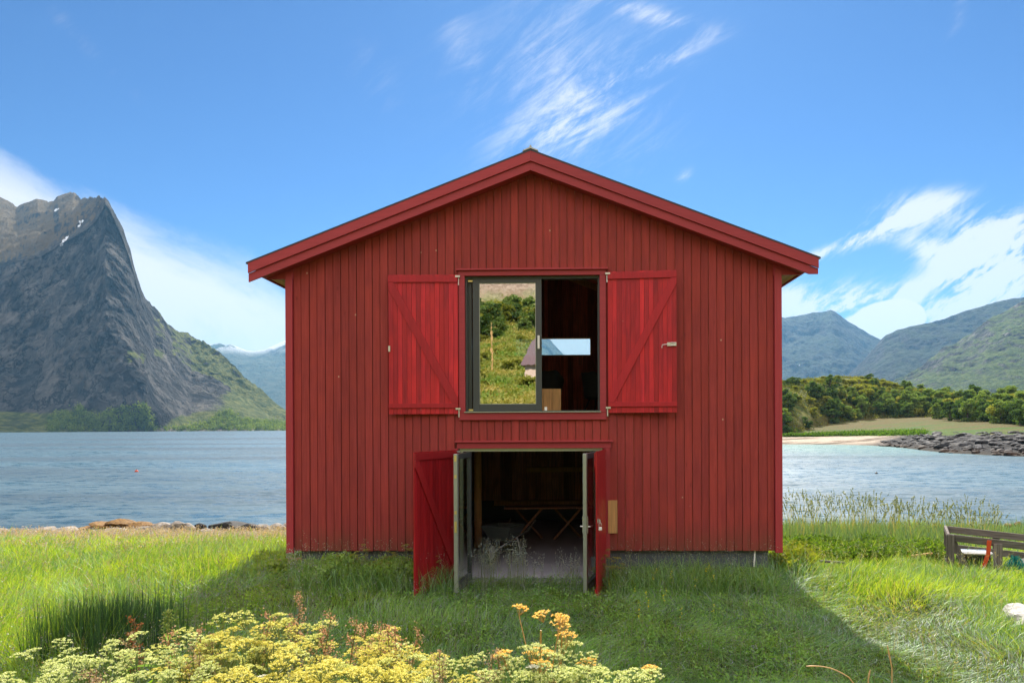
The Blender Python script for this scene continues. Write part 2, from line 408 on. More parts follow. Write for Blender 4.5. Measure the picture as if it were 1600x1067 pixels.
# ---- mountains: fans of stations between the foot and the back of each massif, all at their own distance
def smooth_interp(x, pts):
    px = [q[0] for q in pts]; py = [q[1] for q in pts]
    return np.interp(x, px, py)
def massif(name, mat, stations, x0, x1, nu, nts, relief, seed, jag=0.0, fine=0.0, snow=(), veg=None):
    """stations: list of (py-or-z table, distance table) from the shore to the back; tables are [(px, value), ...]"""
    us = np.linspace(x0, x1, nu)
    rows = []
    for k, (hy, zz) in enumerate(stations):
        Z = smooth_interp(us, zz); py = smooth_interp(us, hy)
        rows.append((Z, CAMZ + (CY - py) / F * Z))
    P = []
    for k in range(len(rows) - 1):
        n = nts[k]; t = np.linspace(0, 1, n, endpoint=(k == len(rows) - 2))
        Z = rows[k][0][:, None] * (1 - t) + rows[k + 1][0][:, None] * t
        H = rows[k][1][:, None] * (1 - t) + rows[k + 1][1][:, None] * t
        P.append(np.stack([Z, H], -1))
    P = np.concatenate(P, 1)
    Z, H = P[..., 0], P[..., 1]
    U = ((us - CX) / F)[:, None]
    X0 = U * Z
    sc = relief * 4.0
    # gullies and buttresses: push the surface towards and away from the viewer; more on steep ground
    dH = np.gradient(H, axis=1); dZ = np.gradient(Z, axis=1)
    steep = np.clip(np.abs(dH) / (np.abs(dZ) + 1e-6), 0, 3) / 3
    low = sst(0, relief * 1.6, H)
    n1 = fbm(X0 / sc + .15 * H / sc, H / (sc * 1.7) + Z / (sc * 3), seed, 6, .55, ridged=True)
    n2 = fbm(X0 / (sc * .8), Z / (sc * .8), seed + 5, 6, .55, ridged=True)
    n3 = fbm(X0 / (sc * .22), H / (sc * .3) + Z / (sc * .5), seed + 31, 4, .6, ridged=True)
    Zd = Z + relief * ((n1 - .25) + .3 * n3) * (.35 + .65 * steep) * low
    crest = np.abs(np.arange(Z.shape[1]) - sum(nts[:-1])) / 6.0
    keep = np.clip(crest, 0.12, 1)
    Hd = H + (relief * .35 * (n2 - .3) * (1 - .6 * steep) * keep + jag * fbm(X0 / (relief * .45), Z / (relief * 2), seed + 9, 5, .65, ridged=True)) * low
    Hd = CAMZ + (Hd - CAMZ) * (Zd / Z)            # keeps the slopes' proportions where the face steps forward
    if fine: Hd = Hd + fine * fbm(X0 / (relief * .25), Z / (relief * .25), seed + 3, 4, .6) * low
    sn = np.zeros_like(Zd); qx = CX + F * U + 0 * Zd; qy = CY - F * (Hd - CAMZ) / Zd
    for (sx_, sy_, rx, ry, an) in snow:
        dx_, dy_ = qx - sx_, qy - sy_; c_, s_ = math.cos(R(an)), math.sin(R(an))
        sn = np.maximum(sn, np.clip(1.4 - ((dx_ * c_ - dy_ * s_) / rx) ** 2 - ((dx_ * s_ + dy_ * c_) / ry) ** 2, 0, 1))
    o = grid_np(name, np.stack([U * Zd, Zd, Hd], -1), mat, {'snowy': sn, 'veg': np.zeros_like(Zd) if veg is None else veg(qx, qy, np.arange(Zd.shape[1])[None, :] + 0 * Zd, nts)}, smooth=True, flip=False)
    o['kind'] = 'structure'
    massif.last = np.stack([U * Zd, Zd, Hd], -1).reshape(-1, 3)
    return o
def mountain_mat(name, rock_a, rock_b, green_a, green_b, scale, green_lo=.62, green_hi=.8, snow=None, gmax=1e4, brown=None, pale=None):
    m, g = mat_new(name)
    geo = g.n('ShaderNodeNewGeometry'); p = geo.outputs['Position']; nz = g.sep(geo.outputs['Normal'])[2]; ps = g.sep(p)
    n1 = g.noise(g.scale(p, (1, 1, .55)), scale, 9, .68, .4)
    n2 = g.noise(p, scale * .22, 5, .6)
    crk = g.noise(g.scale(p, (1, 1, .28), rot=(.25, .3, 0)), scale * 2.6, 6, .7, 1.2)
    n3 = g.noise(p, scale * 7, 4, .7)
    rock = g.mix(g.ss(n1, .34, .66), rock_a, rock_b)
    wv_ = g.n('ShaderNodeVectorMath', operation='MULTIPLY_ADD'); g.put(wv_.inputs[0], g.noise(p, scale * 2.2, 4, .6, out=1)); wv_.inputs[1].default_value = (.9 / scale,) * 3; g.put(wv_.inputs[2], p)
    vo = g.n('ShaderNodeTexVoronoi', feature='F1'); g.put(vo.inputs['Vector'], g.scale(wv_.outputs[0], (1, 1, 1.7), rot=(.2, .15, 0))); vo.inputs['Scale'].default_value = scale * 2.6
    ve = g.n('ShaderNodeTexVoronoi', feature='DISTANCE_TO_EDGE'); g.put(ve.inputs['Vector'], g.scale(wv_.outputs[0], (1.2, 1.2, .8), rot=(-.15, .2, 0))); ve.inputs['Scale'].default_value = scale * 2.0
    cell = g.sep(vo.outputs['Color'])[0]
    rock = g.mix(g.ss(cell, .1, .9, 0, .7), rock, g.mix(1.0, rock, (2.1, 2.05, 2.0), 'MULTIPLY'))
    rock = g.mix(g.ss(ve.outputs['Distance'], .07, .015, 0, .8), rock, tuple(q * .5 for q in rock_a))
    rock = g.mix(g.m('MULTIPLY', g.ss(crk, .47, .42), .45), rock, tuple(c * .35 for c in rock_a))
    rock = g.mix(g.m('MULTIPLY', g.ss(crk, .56, .62), .4), rock, tuple(min(1, c * 2.1) for c in rock_b))
    if pale: rock = g.mix(g.m('MULTIPLY', g.ss(n1, .54, .64), g.ss(n2, .45, .6)), rock, pale)
    gr = g.mix(g.ss(n3, .35, .65), green_a, green_b)
    if brown: gr = g.mix(g.ss(ps[2], brown[1], brown[2]), gr, brown[0])
    vg = g.attr('veg')
    f = g.ss(g.m('ADD', g.m('ADD', nz, g.m('MULTIPLY', vg, .55)), g.m('MULTIPLY', g.m('SUBTRACT', n1, .5), .7)), green_lo, green_hi)
    f = g.m('MULTIPLY', f, g.ss(g.m('ADD', n2, g.m('MULTIPLY', n3, .3)), .40, .62, .45, 1.0))
    c = g.mix(f, rock, gr)
    c = g.mix(g.ss(g.m('MULTIPLY', g.attr('snowy'), g.ss(n3, .3, .6)), .3, .5), c, (.85, .88, .92))
    shore = g.m('MULTIPLY', g.ss(ps[2], 5.0, 2.0), g.ss(n2, .42, .55))
    c = g.mix(shore, c, g.mix(n3, (.16, .14, .11), (.40, .36, .30)))
    if snow:
        s_ = g.m('MULTIPLY', g.ss(n2, snow[0], snow[0] + .02), g.ss(ps[2], snow[1], snow[1] * 1.25))
        s_ = g.m('MULTIPLY', s_, g.ss(n1, .40, .52))
        c = g.mix(s_, c, (.85, .87, .9))
    h = g.m('ADD', n1, g.m('MULTIPLY', n3, .25))
    return finish(m, g, principled(g, c, .92, .15, normal=g.bump(h, .9, 1.5 / scale * .35)))
M_left = mountain_mat('cliff_rock', (.003, .004, .006), (.075, .07, .064), (.035, .06, .010), (.14, .15, .035), .012, .96, 1.12, brown=((.115, .082, .036), 230, 380), pale=(.17, .155, .14))
M_far = mountain_mat('far_rock', (.02, .025, .03), (.07, .07, .07), (.05, .07, .03), (.09, .10, .05), .0022, .6, .85, snow=(.57, 600))
M_rback = mountain_mat('ridge_rock', (.006, .009, .011), (.04, .04, .04), (.012, .022, .010), (.035, .05, .02), .006, .70, .95)
M_rfront = mountain_mat('scree_rock', (.012, .014, .015), (.10, .095, .09), (.03, .058, .014), (.10, .135, .03), .014, .68, .95, pale=(.46, .41, .37))

def left_veg(qx, qy, col, nts):
    a, b, c = nts[0], nts[0] + nts[1], nts[0] + nts[1] + nts[2]
    top = sst(b - 4, b + 10, col) * sst(185, 150, qx)                                   # the gentle slope above the cliff
    ledge = np.exp(-((qy - (548 - .12 * (qx - 250))) / 12) ** 2) * sst(190, 205, qx) * sst(310, 280, qx)
    should = sst(205, 250, qx) * sst(-8, 18, col - (b - 22)) * .95
    spur = sst(318, 350, qx) * sst(600 - .0, 570, qy + 0 * qx) * 0 + sst(330, 392, qx + .25 * (qy - 600)) * .8
    foot = sst(a * 1.25, a * .5, col) * .75
    return np.clip(np.maximum.reduce([top * .8, ledge, should, spur, foot]), 0, 1)
# left: the great sea cliff with its green shoulder
crestL = [(-420, 360), (-300, 330), (-180, 318), (-100, 300), (-40, 310), (-15, 300), (0, 304), (14, 312), (28, 322), (38, 317), (48, 313), (60, 309), (72, 312), (85, 313), (92, 305), (104, 302), (117, 299), (128, 309), (145, 309), (158, 314), (164, 318), (172, 327), (186, 348),
          (195, 365), (205, 395), (213, 430), (222, 458), (228, 468), (240, 480), (255, 495), (270, 511), (282, 519), (295, 521), (308, 530), (320, 537), (335, 544), (355, 560), (375, 580), (400, 605), (425, 625), (445, 639), (470, 655), (492, 670)]
topL = [(-420, 450), (-300, 440), (-100, 425), (0, 416), (30, 406), (65, 398), (90, 386), (120, 371), (150, 350), (160, 332), (166, 318), (175, 335), (186, 360), (205, 410), (222, 475), (240, 515), (255, 528), (270, 548), (300, 572), (335, 590), (375, 618), (420, 648), (445, 656), (470, 663), (492, 671)]
midL = [(-420, 600), (-100, 632), (0, 640), (60, 643), (85, 634), (120, 630), (160, 622), (200, 628), (225, 632), (240, 640), (300, 645), (340, 640), (370, 645), (400, 655), (430, 662), (492, 671.5)]
footL = [(-420, 673), (0, 672), (447, 671), (492, 671.8)]
massif('mountain', M_left, [(footL, [(-420, 950), (0, 1000), (447, 1250), (492, 1300)]), (midL, [(-420, 1040), (0, 1100), (230, 1120), (300, 1250), (447, 1320), (492, 1320)]),
                            (topL, [(-420, 1350), (0, 1330), (150, 1290), (166, 1270), (225, 1320), (300, 1480), (447, 1420), (492, 1330)]),
                            (crestL, [(-420, 2300), (0, 2100), (120, 1950), (155, 1450), (166, 1330), (225, 1420), (300, 1620), (447, 1500), (492, 1350)]),
                            ([(-420, 600), (100, 560), (166, 560), (300, 640), (492, 672)], [(-420, 3000), (0, 2800), (160, 2300), (300, 2100), (492, 1500)])],
       -420, 492, 620, [30, 150, 70, 26], 72, 21, jag=5.0, fine=6, veg=left_veg, snow=((90, 324, 5, 2, 35), (128, 343, 5, 2, 20), (125, 350, 3, 2, 40), (102, 372, 7, 2.2, 40), (97, 380, 4, 1.6, 20), (106, 368, 3, 2, 0)))
CLIFF_PTS = massif.last
# far snowy range behind the fjord
crestF = [(150, 560), (250, 545), (300, 542), (333, 537), (343, 535), (352, 540), (360, 537), (372, 541), (383, 546), (397, 548), (409, 546), (425, 541), (436, 536), (447, 531), (470, 522), (520, 512), (600, 500), (700, 492), (790, 490), (830, 500), (855, 526), (868, 541), (882, 556), (920, 590), (980, 612), (1050, 600), (1100, 575), (1150, 550), (1240, 540), (1350, 560), (1500, 600)]
massif('mountain', M_far, [([(150, 669), (1500, 669)], [(150, 4200), (1500, 4200)]), ([(150, 600), (330, 590), (447, 585), (700, 570), (882, 612), (980, 640), (1150, 600), (1500, 640)], [(150, 5000), (1500, 5000)]),
                           (crestF, [(150, 6000), (1500, 6000)]), ([(150, 650), (1500, 650)], [(150, 7200), (1500, 7200)])], 150, 1500, 420, [30, 70, 20], 240, 33, jag=10)
# right: back ridge, middle shoulder, rocky front
crestB = [(1000, 600), (1080, 545), (1150, 512), (1217, 497), (1228, 499), (1243, 496), (1258, 495), (1270, 492), (1285, 491), (1293, 489), (1299, 487), (1306, 490), (1315, 497), (1330, 507), (1345, 516), (1360, 525), (1375, 533), (1420, 562), (1500, 610), (1600, 640)]
massif('mountain', M_rback, [([(1000, 669), (1600, 669)], [(1000, 3000), (1600, 3000)]), ([(1000, 650), (1217, 600), (1300, 590), (1400, 610), (1600, 655)], [(1000, 3500), (1600, 3500)]),
                             (crestB, [(1000, 4300), (1600, 4300)]), ([(1000, 660), (1600, 660)], [(1000, 5400), (1600, 5400)])], 1000, 1600, 320, [30, 90, 20], 170, 45, jag=7)
crestM = [(1200, 668), (1260, 630), (1310, 600), (1335, 580), (1355, 560), (1375, 537), (1382, 529), (1400, 520), (1425, 514), (1450, 508), (1480, 500), (1505, 491), (1530, 484), (1555, 477), (1580, 472), (1600, 469), (1660, 462), (1750, 455), (1900, 480), (2100, 560)]
massif('mountain', M_rback, [([(1200, 670), (2100, 670)], [(1200, 2100), (2100, 2100)]), ([(1200, 669), (1310, 650), (1400, 600), (1600, 580), (2100, 630)], [(1200, 2500), (2100, 2500)]),
                             (crestM, [(1200, 3100), (2100, 3100)]), ([(1200, 669), (2100, 660)], [(1200, 4200), (2100, 4200)])], 1200, 2100, 380, [40, 90, 20], 130, 52, jag=5)
crestR = [(1300, 669), (1360, 620), (1400, 596), (1430, 582), (1455, 568), (1475, 552), (1495, 541), (1515, 528), (1535, 514), (1548, 503), (1562, 496), (1580, 486), (1600, 476), (1650, 458), (1720, 440), (1800, 450), (2100, 560)]
massif('mountain', M_rfront, [([(1300, 671), (2100, 671)], [(1300, 1200), (2100, 1200)]), ([(1300, 670), (1360, 650), (1430, 632), (1500, 620), (1600, 590), (1720, 580), (2100, 640)], [(1300, 1400), (2100, 1400)]),
                              (crestR, [(1300, 1750), (1500, 1950), (2100, 2050)]), ([(1300, 671), (2100, 665)], [(1300, 2500), (2100, 2900)])], 1300, 2100, 460, [50, 130, 20], 85, 64, jag=4, fine=3)

# ---- the headland across the bay
ST_PX = [900, 1050, 1150, 1217, 1250, 1310, 1360, 1400, 1440, 1480, 1540, 1600, 1700, 1900, 2100]
ST_E = [190, 175, 160, 152, 150, 147, 140, 128, 112, 100, 93, 88, 82, 74, 70]                 # water's edge
ST_T = [195, 182, 168, 165, 164, 165, 160, 152, 138, 125, 118, 112, 104, 92, 88]              # top of beach or rocks
ST_F = [205, 192, 178, 171, 178, 200, 208, 210, 208, 200, 170, 150, 135, 120, 110]            # back of the meadow
ST_C = [260, 245, 238, 235, 240, 258, 265, 268, 268, 262, 245, 225, 205, 190, 180]            # crest
ST_CY = [640, 625, 610, 603, 601, 594, 598, 606, 616, 624, 634, 640, 640, 645, 655]
ST_FZ = [1.5, .8, .4, .5, 1.2, 3.9, 4.8, 5.2, 5.3, 5.0, 3.8, 2.9, 2.6, 2.4, 2.2]
def headland(px, t):
    """px: photo column of the fan; t: 0 under water, 1 edge, 2 top of beach, 3 back of meadow, 4 crest, 5 far side"""
    px = np.asarray(px, float); t = np.asarray(t, float)
    i = lambda tab: np.interp(px, ST_PX, tab)
    E, T, Fd, C = i(ST_E), i(ST_T), i(ST_F), i(ST_C)
    zc = CAMZ + (CY - i(ST_CY)) / F * C
    Zs = [E - 14, E, T, Fd, C, C + 90]; Hs = [E * 0 - 3.2, E * 0 - 1.52, np.interp(px, ST_PX, [0, 0, 0, 0, 0, .1, .2, .3, .45, .5, .7, .8, .8, .8, .8]), i(ST_FZ), zc, E * 0 - 2.5]
    k = np.clip(np.floor(t).astype(int), 0, 4); f = t - k
    Za = np.choose(k, Zs[:5]); Zb = np.choose(k, Zs[1:]); Ha = np.choose(k, Hs[:5]); Hb = np.choose(k, Hs[1:])
    fs = np.where(k == 3, np.sin(f * np.pi / 2) ** .8, f); fs = np.where(k == 4, 1 - np.cos(f * np.pi / 2), fs)
    Z = Za + (Zb - Za) * f; H = Ha + (Hb - Ha) * fs
    X = (px - CX) / F * Z
    hillf = sst(2.9, 3.3, t) * sst(4.9, 4.2, t)
    rockf = sst(.8, 1.2, t) * sst(2.3, 1.9, t) * sst(1370, 1440, px)
    H = H + hillf * (1.6 * fbm(X / 16, Z / 16, 71, 5) + .5 * fbm(X / 4, Z / 4, 72, 3)) + rockf * (.5 * fbm(X / 3.0, Z / 3.0, 73, 5, .7, ridged=True)) + .12 * fbm(X / 6, Z / 6, 74, 3)
    return X, Z, H
def headland_mat():
    m, g = mat_new('headland_ground')
    geo = g.n('ShaderNodeNewGeometry'); p = geo.outputs['Position']
    zone = g.attr('zone'); col_a = g.attr('rocky')
    n = g.noise(p, .25, 6, .65); n2 = g.noise(p, 2.2, 5, .7); n3 = g.noise(g.scale(p, (.3, 1.6, 1)), .22, 4, .6)
    z2 = g.m('ADD', zone, g.m('MULTIPLY', g.m('SUBTRACT', n, .5), .25))
    sand = g.mix(g.ss(n2, .3, .7), (.34, .27, .21), (.47, .39, .31))
    sand = g.mix(g.ss(n3, .53, .60), sand, (.12, .09, .06))
    rock = g.mix(g.ss(n2, .3, .7), (.005, .005, .005), (.045, .043, .043))
    shore = g.mix(col_a, sand, rock)
    mead = g.mix(g.ss(g.m('ADD', n3, g.m('MULTIPLY', g.m('SUBTRACT', zone, 2.3), .25)), .42, .58), (.045, .11, .004), (.115, .080, .022))
    mead = g.mix(g.ss(n2, .4, .7), mead, (.05, .075, .018))
    heath = g.mix(g.ss(n, .36, .6), (.05, .08, .012), (.15, .15, .03))
    heath = g.mix(g.ss(g.noise(p, .6, 5, .7), .5, .64), heath, (.022, .028, .008))
    c = g.mix(g.ss(z2, 1.9, 2.02), shore, mead)
    c = g.mix(g.ss(z2, 2.95, 3.15), c, heath)
    wet = g.ss(g.sep(p)[2], -.9, -1.5)
    c = g.mix(wet, c, g.mix(.45, c, (.05, .04, .02)))
    return finish(m, g, principled(g, c, .9, .2, normal=g.bump(g.m('ADD', n, g.m('MULTIPLY', n2, .3)), .8, .8)))
HP, HT = np.meshgrid(np.linspace(900, 2100, 420), np.concatenate([np.linspace(0, 1, 6)[:-1], np.linspace(1, 2, 26)[:-1], np.linspace(2, 3, 26)[:-1], np.linspace(3, 4, 70)[:-1], np.linspace(4, 5, 20)]), indexing='ij')
HX, HY, HZ = headland(HP, HT)
o = grid_np('headland', np.stack([HX, HY, HZ], -1), headland_mat(), {'zone': HT, 'rocky': sst(1345, 1410, HP + 25 * fbm(HX / 5, HY / 5, 5, 3) - 45 * (HT - 1.5))})
o['kind'] = 'structure'

# ---------------------------------------------------------------- haze
def build_haze():
    m, g = mat_new('haze_air')
    vol = g.n('ShaderNodeVolumePrincipled')
    vol.inputs['Color'].default_value = (.26, .60, 1.0, 1)
    vol.inputs['Density'].default_value = 7e-5
    vol.inputs['Anisotropy'].default_value = .3
    o_ = g.n('ShaderNodeOutputMaterial'); m.node_tree.links.new(vol.outputs[0], o_.inputs[1])
    b = MB(); b.box(-7000, 7000, -950, 9000, -9.2, 1150)
    o = b.build('haze', m); o['kind'] = 'stuff'; o['label'] = 'thin blue haze lying over the fjord and the far mountains'; o['category'] = 'haze'
build_haze()

# ================================================================ THE RED BOATHOUSE
S = 0.01068
def lx(px): return (px - 832) * S
def lz(py): return CAMZ + (CY - py) * S
M_wall = wood_mat('red_stained_cladding', (.36, .057, .055), dark=.74, rough=.8, var=.085, bump=.6, streak=(.62, .42, .30), spec=.2, patch=.28, splash=(.45, 1.0, (.13, .06, .04)))
M_trim = wood_mat('red_painted_trim', (.40, .045, .06), dark=.85, rough=.55, var=.1, knots=False, bump=.2, patch=.1, streak=(.6, .45, .4))
M_trimx = wood_mat('red_painted_trim_long', (.40, .045, .06), dark=.85, rough=.55, var=.1, knots=False, bump=.2, axis='x', patch=.1)
M_shut = wood_mat('bright_red_shutter_paint', (.56, .028, .045), dark=.66, rough=.5, var=.28, grain=1.3, bump=.35, patch=.5, streak=(.7, .5, .42))
M_shutb = wood_mat('bright_red_batten_paint', (.46, .020, .032), dark=.8, rough=.5, var=.1, knots=False, bump=.2, patch=.1)
M_low = wood_mat('plank_door_red_darkened_for_shade', (.40, .016, .024), dark=.6, rough=.35, var=.12, grain=1.3, bump=.25, patch=.2, streak=(.6, .45, .4))  # shutter red again, with the doors' dimmer light darkened into the colour
M_lowb = wood_mat('plank_door_batten_darkened_for_shade', (.34, .016, .022), dark=.8, rough=.4, var=.1, knots=False, bump=.2, patch=.1)  # batten red darkened likewise to stand for shade
M_in = wood_mat('dark_red_interior_boards', (.62, .24, .17), dark=.45, rough=.8, var=.4, bump=.3, knots=False)
M_inlow = wood_mat('brown_interior_boards', (.58, .34, .22), dark=.5, rough=.85, var=.4, bump=.3, knots=False)
M_raw = wood_mat('raw_pine', (.74, .45, .19), dark=.65, rough=.7, var=.15, bump=.3, patch=.1)
M_soff = wood_mat('pale_soffit_boards', (.62, .42, .36), dark=.7, rough=.8, var=.25, axis='y', knots=False)  # pale pinkish boards under the eaves
M_conc = flat_mat('grey_foundation_concrete', (.10, .12, .145), .9, 0, .3, 9, .5)
M_floor = flat_mat('smooth_grey_concrete_floor', (.48, .46, .52), .6, 0, .25, 4, .3)
M_alu = flat_mat('dark_grey_aluminium', (.055, .065, .072), .38, .0, .1, 40, .05)
M_alu2 = flat_mat('pale_grey_aluminium_edge', (.42, .46, .44), .35, .6, .1, 40, .05)
M_steel = flat_mat('galvanised_steel', (.72, .72, .70), .35, .7, .12, 60, .1)
M_brass = flat_mat('brass_plate', (.75, .62, .25), .35, .7, .1, 60, .05)
M_roof = flat_mat('dark_sheet_roof', (.05, .055, .075), .4, .2, .2, 12, .1)
M_white = flat_mat('white_plastic', (.8, .8, .78), .4, 0, .04, 30, .05)
def glass_mat(name, refl, tint=(.9, .95, .93)):
    m, g = mat_new(name)
    t = g.n('ShaderNodeBsdfTransparent'); t.inputs[0].default_value = tint + (1,)
    gl = g.n('ShaderNodeBsdfGlossy'); gl.inputs['Roughness'].default_value = 0.0; gl.inputs[0].default_value = (.97, .98, .92, 1)
    oc = g.n('ShaderNodeTexCoord').outputs['Object']
    g.put(gl.inputs['Normal'], g.bump(g.noise(oc, 5.0, 3), .05, .004))
    fr = g.n('ShaderNodeLayerWeight'); fr.inputs[0].default_value = .5
    f = g.m('ADD', refl, g.m('MULTIPLY', g.m('POWER', fr.outputs['Facing'], 4.0), 1 - refl), clamp=True)
    mx = g.n('ShaderNodeMixShader'); g.put(mx.inputs[0], f); g.put(mx.inputs[1], t.outputs[0]); g.put(mx.inputs[2], gl.outputs[0])
    return finish(m, g, mx.outputs[0])
M_glass_r = glass_mat('coated_mirror_glass', .60, (.55, .6, .58))
M_glass = glass_mat('clear_glass', .07)

HROT = -R(1.1)
house = empty('boathouse', (-.30, 11.4, 0), HROT)
tag(house, 'large red timber boathouse with a gabled roof, open shutters and open double doors', 'boathouse')
HL = 7.8                                 # length of the house
HWD = 4.11                               # half width
WB = lz(860)                             # bottom of the cladding
APX, EAVE, HALF = 7.02, 5.23, 4.66       # roof outline at the barge boards (top surface)
SL = (APX - EAVE) / HALF
def roof_z(x): return APX - SL * abs(x)
WTOP = 0.05                              # wall stops this far below the roof top surface
WX0, WX1, WZ0, WZ1 = lx(727), lx(938), lz(644), lz(431)        # window opening
DX0, DX1, DZ0, DZ1 = lx(716), lx(943), -.05, lz(700)            # door opening
# --- cladding, upright boards, alternately set forward
def clad(x0, x1, ops, mb, yf, pitch=.1375, top=lambda x: roof_z(x) - .30, bottom=WB, sx=1):
    xs = []; x = x0; k = 0
    while x < x1 - 1e-6:
        e = min(x + pitch * random.uniform(.93, 1.07), x1)
        if x1 - e < .05: e = x1
        xs.append((x, e, k)); x = e; k += 1
    for a, b, k in xs:
        cuts = sorted({a, b, *[c for o in ops for c in (o[0], o[1]) if a < c < b], *( [0.0] if a < 0 < b else [])})
        r = random.random(); off = (.0 if k % 2 == 0 else .012) + random.uniform(0, .003)
        for c0, c1 in zip(cuts[:-1], cuts[1:]):
            mid = (c0 + c1) / 2
            segs = [(bottom + random.uniform(-.006, .006), None)]
            for ox0, ox1, oz0, oz1 in ops:
                if ox0 < mid < ox1:
                    n = []
                    for s0, s1 in segs:
                        if s0 < oz0: n.append((s0, oz0))
                        n.append((max(s0, oz1), s1)) if s1 is None or s1 > oz1 else None
                    segs = n
            l, r2 = c0 + (.0055 if c0 == a else 0), c1 - (.0055 if c1 == b else 0)
            for s0, s1 in segs:
                z1a = top(l) if s1 is None else s1; z1b = top(r2) if s1 is None else s1
                mb.prism([(l, s0), (r2, s0), (r2, z1b), (l, z1a)], yf - off, yf + .018 + (.002 if k % 2 else 0), r)
mb = MB()
clad(-HWD + .1, HWD - .1, [(WX0 - .1, WX1 + .1, WZ0 - .1, WZ1 + .11), (DX0 - .05, DX1 + .07, -1, DZ1 + .1)], mb, -.001)
mb.build('front_wall', M_wall, house)
# wall body behind the cladding (front), with the openings left out, then sides and rear with a window hole
mb = MB()
def panel(mb, x0, x1, y0, y1, ops, zb, zt):
    cuts = sorted({x0, x1, 0.0, *[c for o in ops for c in o[:2]]})
    for a, b in zip(cuts[:-1], cuts[1:]):
        mid = (a + b) / 2; segs = [(zb, None)]
        for ox0, ox1, oz0, oz1 in ops:
            if ox0 < mid < ox1:
                n = []
                for s0, s1 in segs:
                    if s0 < oz0: n.append((s0, oz0))
                    if s1 is None or s1 > oz1: n.append((max(s0, oz1), s1))
                segs = n
        for s0, s1 in segs:
            mb.prism([(a, s0), (b, s0), (b, zt(b) if s1 is None else s1), (a, zt(a) if s1 is None else s1)], y0, y1)
panel(mb, -HWD + .02, HWD - .02, .022, .14, [(WX0, WX1, WZ0, WZ1), (DX0 + .02, DX1 - .02, -1, DZ1)], WB + .02, lambda x: roof_z(x) - .12)
mb.build('front_wall_core', M_in, house)
RX0, RX1, RZ0, RZ1 = -.84, 1.31, 4.48, 5.01
mb = MB()
x = -HWD + .145
while x < HWD - .15:
    b = min(x + .14, HWD - .145)
    cuts = sorted({x, b, *[c for c in (RX0, RX1, 0.0) if x < c < b]})
    for c0, c1 in zip(cuts[:-1], cuts[1:]):
        m_ = (c0 + c1) / 2
        zt0, zt1 = roof_z(c0) - .12, roof_z(c1) - .12
        segs = [(2.74, RZ0), (RZ1, None)] if RX0 < m_ < RX1 else [(2.74, None)]
        for s0, s1 in segs: mb.prism([(c0, s0), (c1 - .004, s0), (c1 - .004, zt1 if s1 is None else s1), (c0, zt0 if s1 is None else s1)], HL - .14, HL - .01 + random.uniform(0, .004))
    x = b
mb.box(-HWD + .1, HWD - .1, HL - .008, HL + .02, WB, RZ0)
mb.box(-HWD + .1, RX0, HL - .008, HL + .02, RZ0 + .0005, RZ1); mb.box(RX1, HWD - .1, HL - .008, HL + .02, RZ0 + .0005, RZ1)
mb.prism([(-4.0, RZ1 + .0005), (4.0, RZ1 + .0005), (4.0, roof_z(4.0) - .13), (0, APX - .13), (-4.0, roof_z(4.0) - .13)], HL - .008, HL + .02)
mb.build('rear_wall', M_in, house)
mb = MB()
x = -HWD + .145
while x < HWD - .15:
    b = min(x + .16, HWD - .145); mb.box(x, b - .005, HL - .15 + random.uniform(0, .006), HL - .012, -.04, 2.56); x = b
mb.box(-HWD + .2, HWD - .2, HL - .0115, HL - .0085, -.6, 2.56)
mb.build('rear_wall_lower', M_inlow, house)
for sx in (-1, 1):
    mb = MB(); y = .02
    while y < HL - .02:
        e = min(y + .137, HL); k = round(y / .137)
        xo = HWD + (.018 if k % 2 else 0)
        a, b = sorted((sx * (HWD - .14), sx * xo))
        mb.box(a, b, y, e - .003, WB + random.uniform(-.005, .005), 5.0)
        y = e
    mb.build('side_wall', M_wall, house)
# gable end corner boards
for sx in (-1, 1):
    mb = MB(); a, b = sorted((sx * (HWD - .095), sx * (HWD + .022)))
    mb.prism([(a, WB - .03), (b, WB - .03), (b, min(5.12, roof_z(b) - .25)), (a, min(5.12, roof_z(a) - .25))], -.046, .016)
    mb.build('corner_board', M_trim, house, bevel=.004)
# dark batten gap beside the corner boards keeps a shadow line; foundation
mb = MB()
fx = 3.93
mb.box(-fx, DX0 - .02, .09, .3, -.9, WB + .015); mb.box(DX1 + .02, fx, .09, .3, -.9, WB + .015)
mb.box(-fx, -fx + .2, .301, HL - .3, -1.6, WB + .015); mb.box(fx - .2, fx, .301, HL - .3, -1.6, WB + .015)
mb.box(-fx, fx, HL - .299, HL - .1, -1.9, WB + .015)
mb.build('foundation', M_conc, house, bevel=.01)
mb = MB(); mb.box(DX0 - .019, DX1 + .019, .0, .3, -.9, -.06); mb.box(-fx + .2, fx - .2, .302, HL - .3, -.5, -.055)
mb.build('ground_floor', M_floor, house)
mb = MB(); mb.box(DX0 + .05, DX1 - .05, .03, .12, -.058, -.03); mb.build('threshold', M_alu2, house)
# upper floor, joists
mb = MB(); mb.box(-HWD + .15, HWD - .15, .145, HL - .15, 2.60, 2.735); mb.build('upper_floor', M_inlow, house)
mb = MB()
for i in range(9): mb.box(-HWD + .16, HWD - .16, .6 + i * .8, .68 + i * .8, 2.42, 2.595)
mb.build('floor_joist', M_inlow, house)
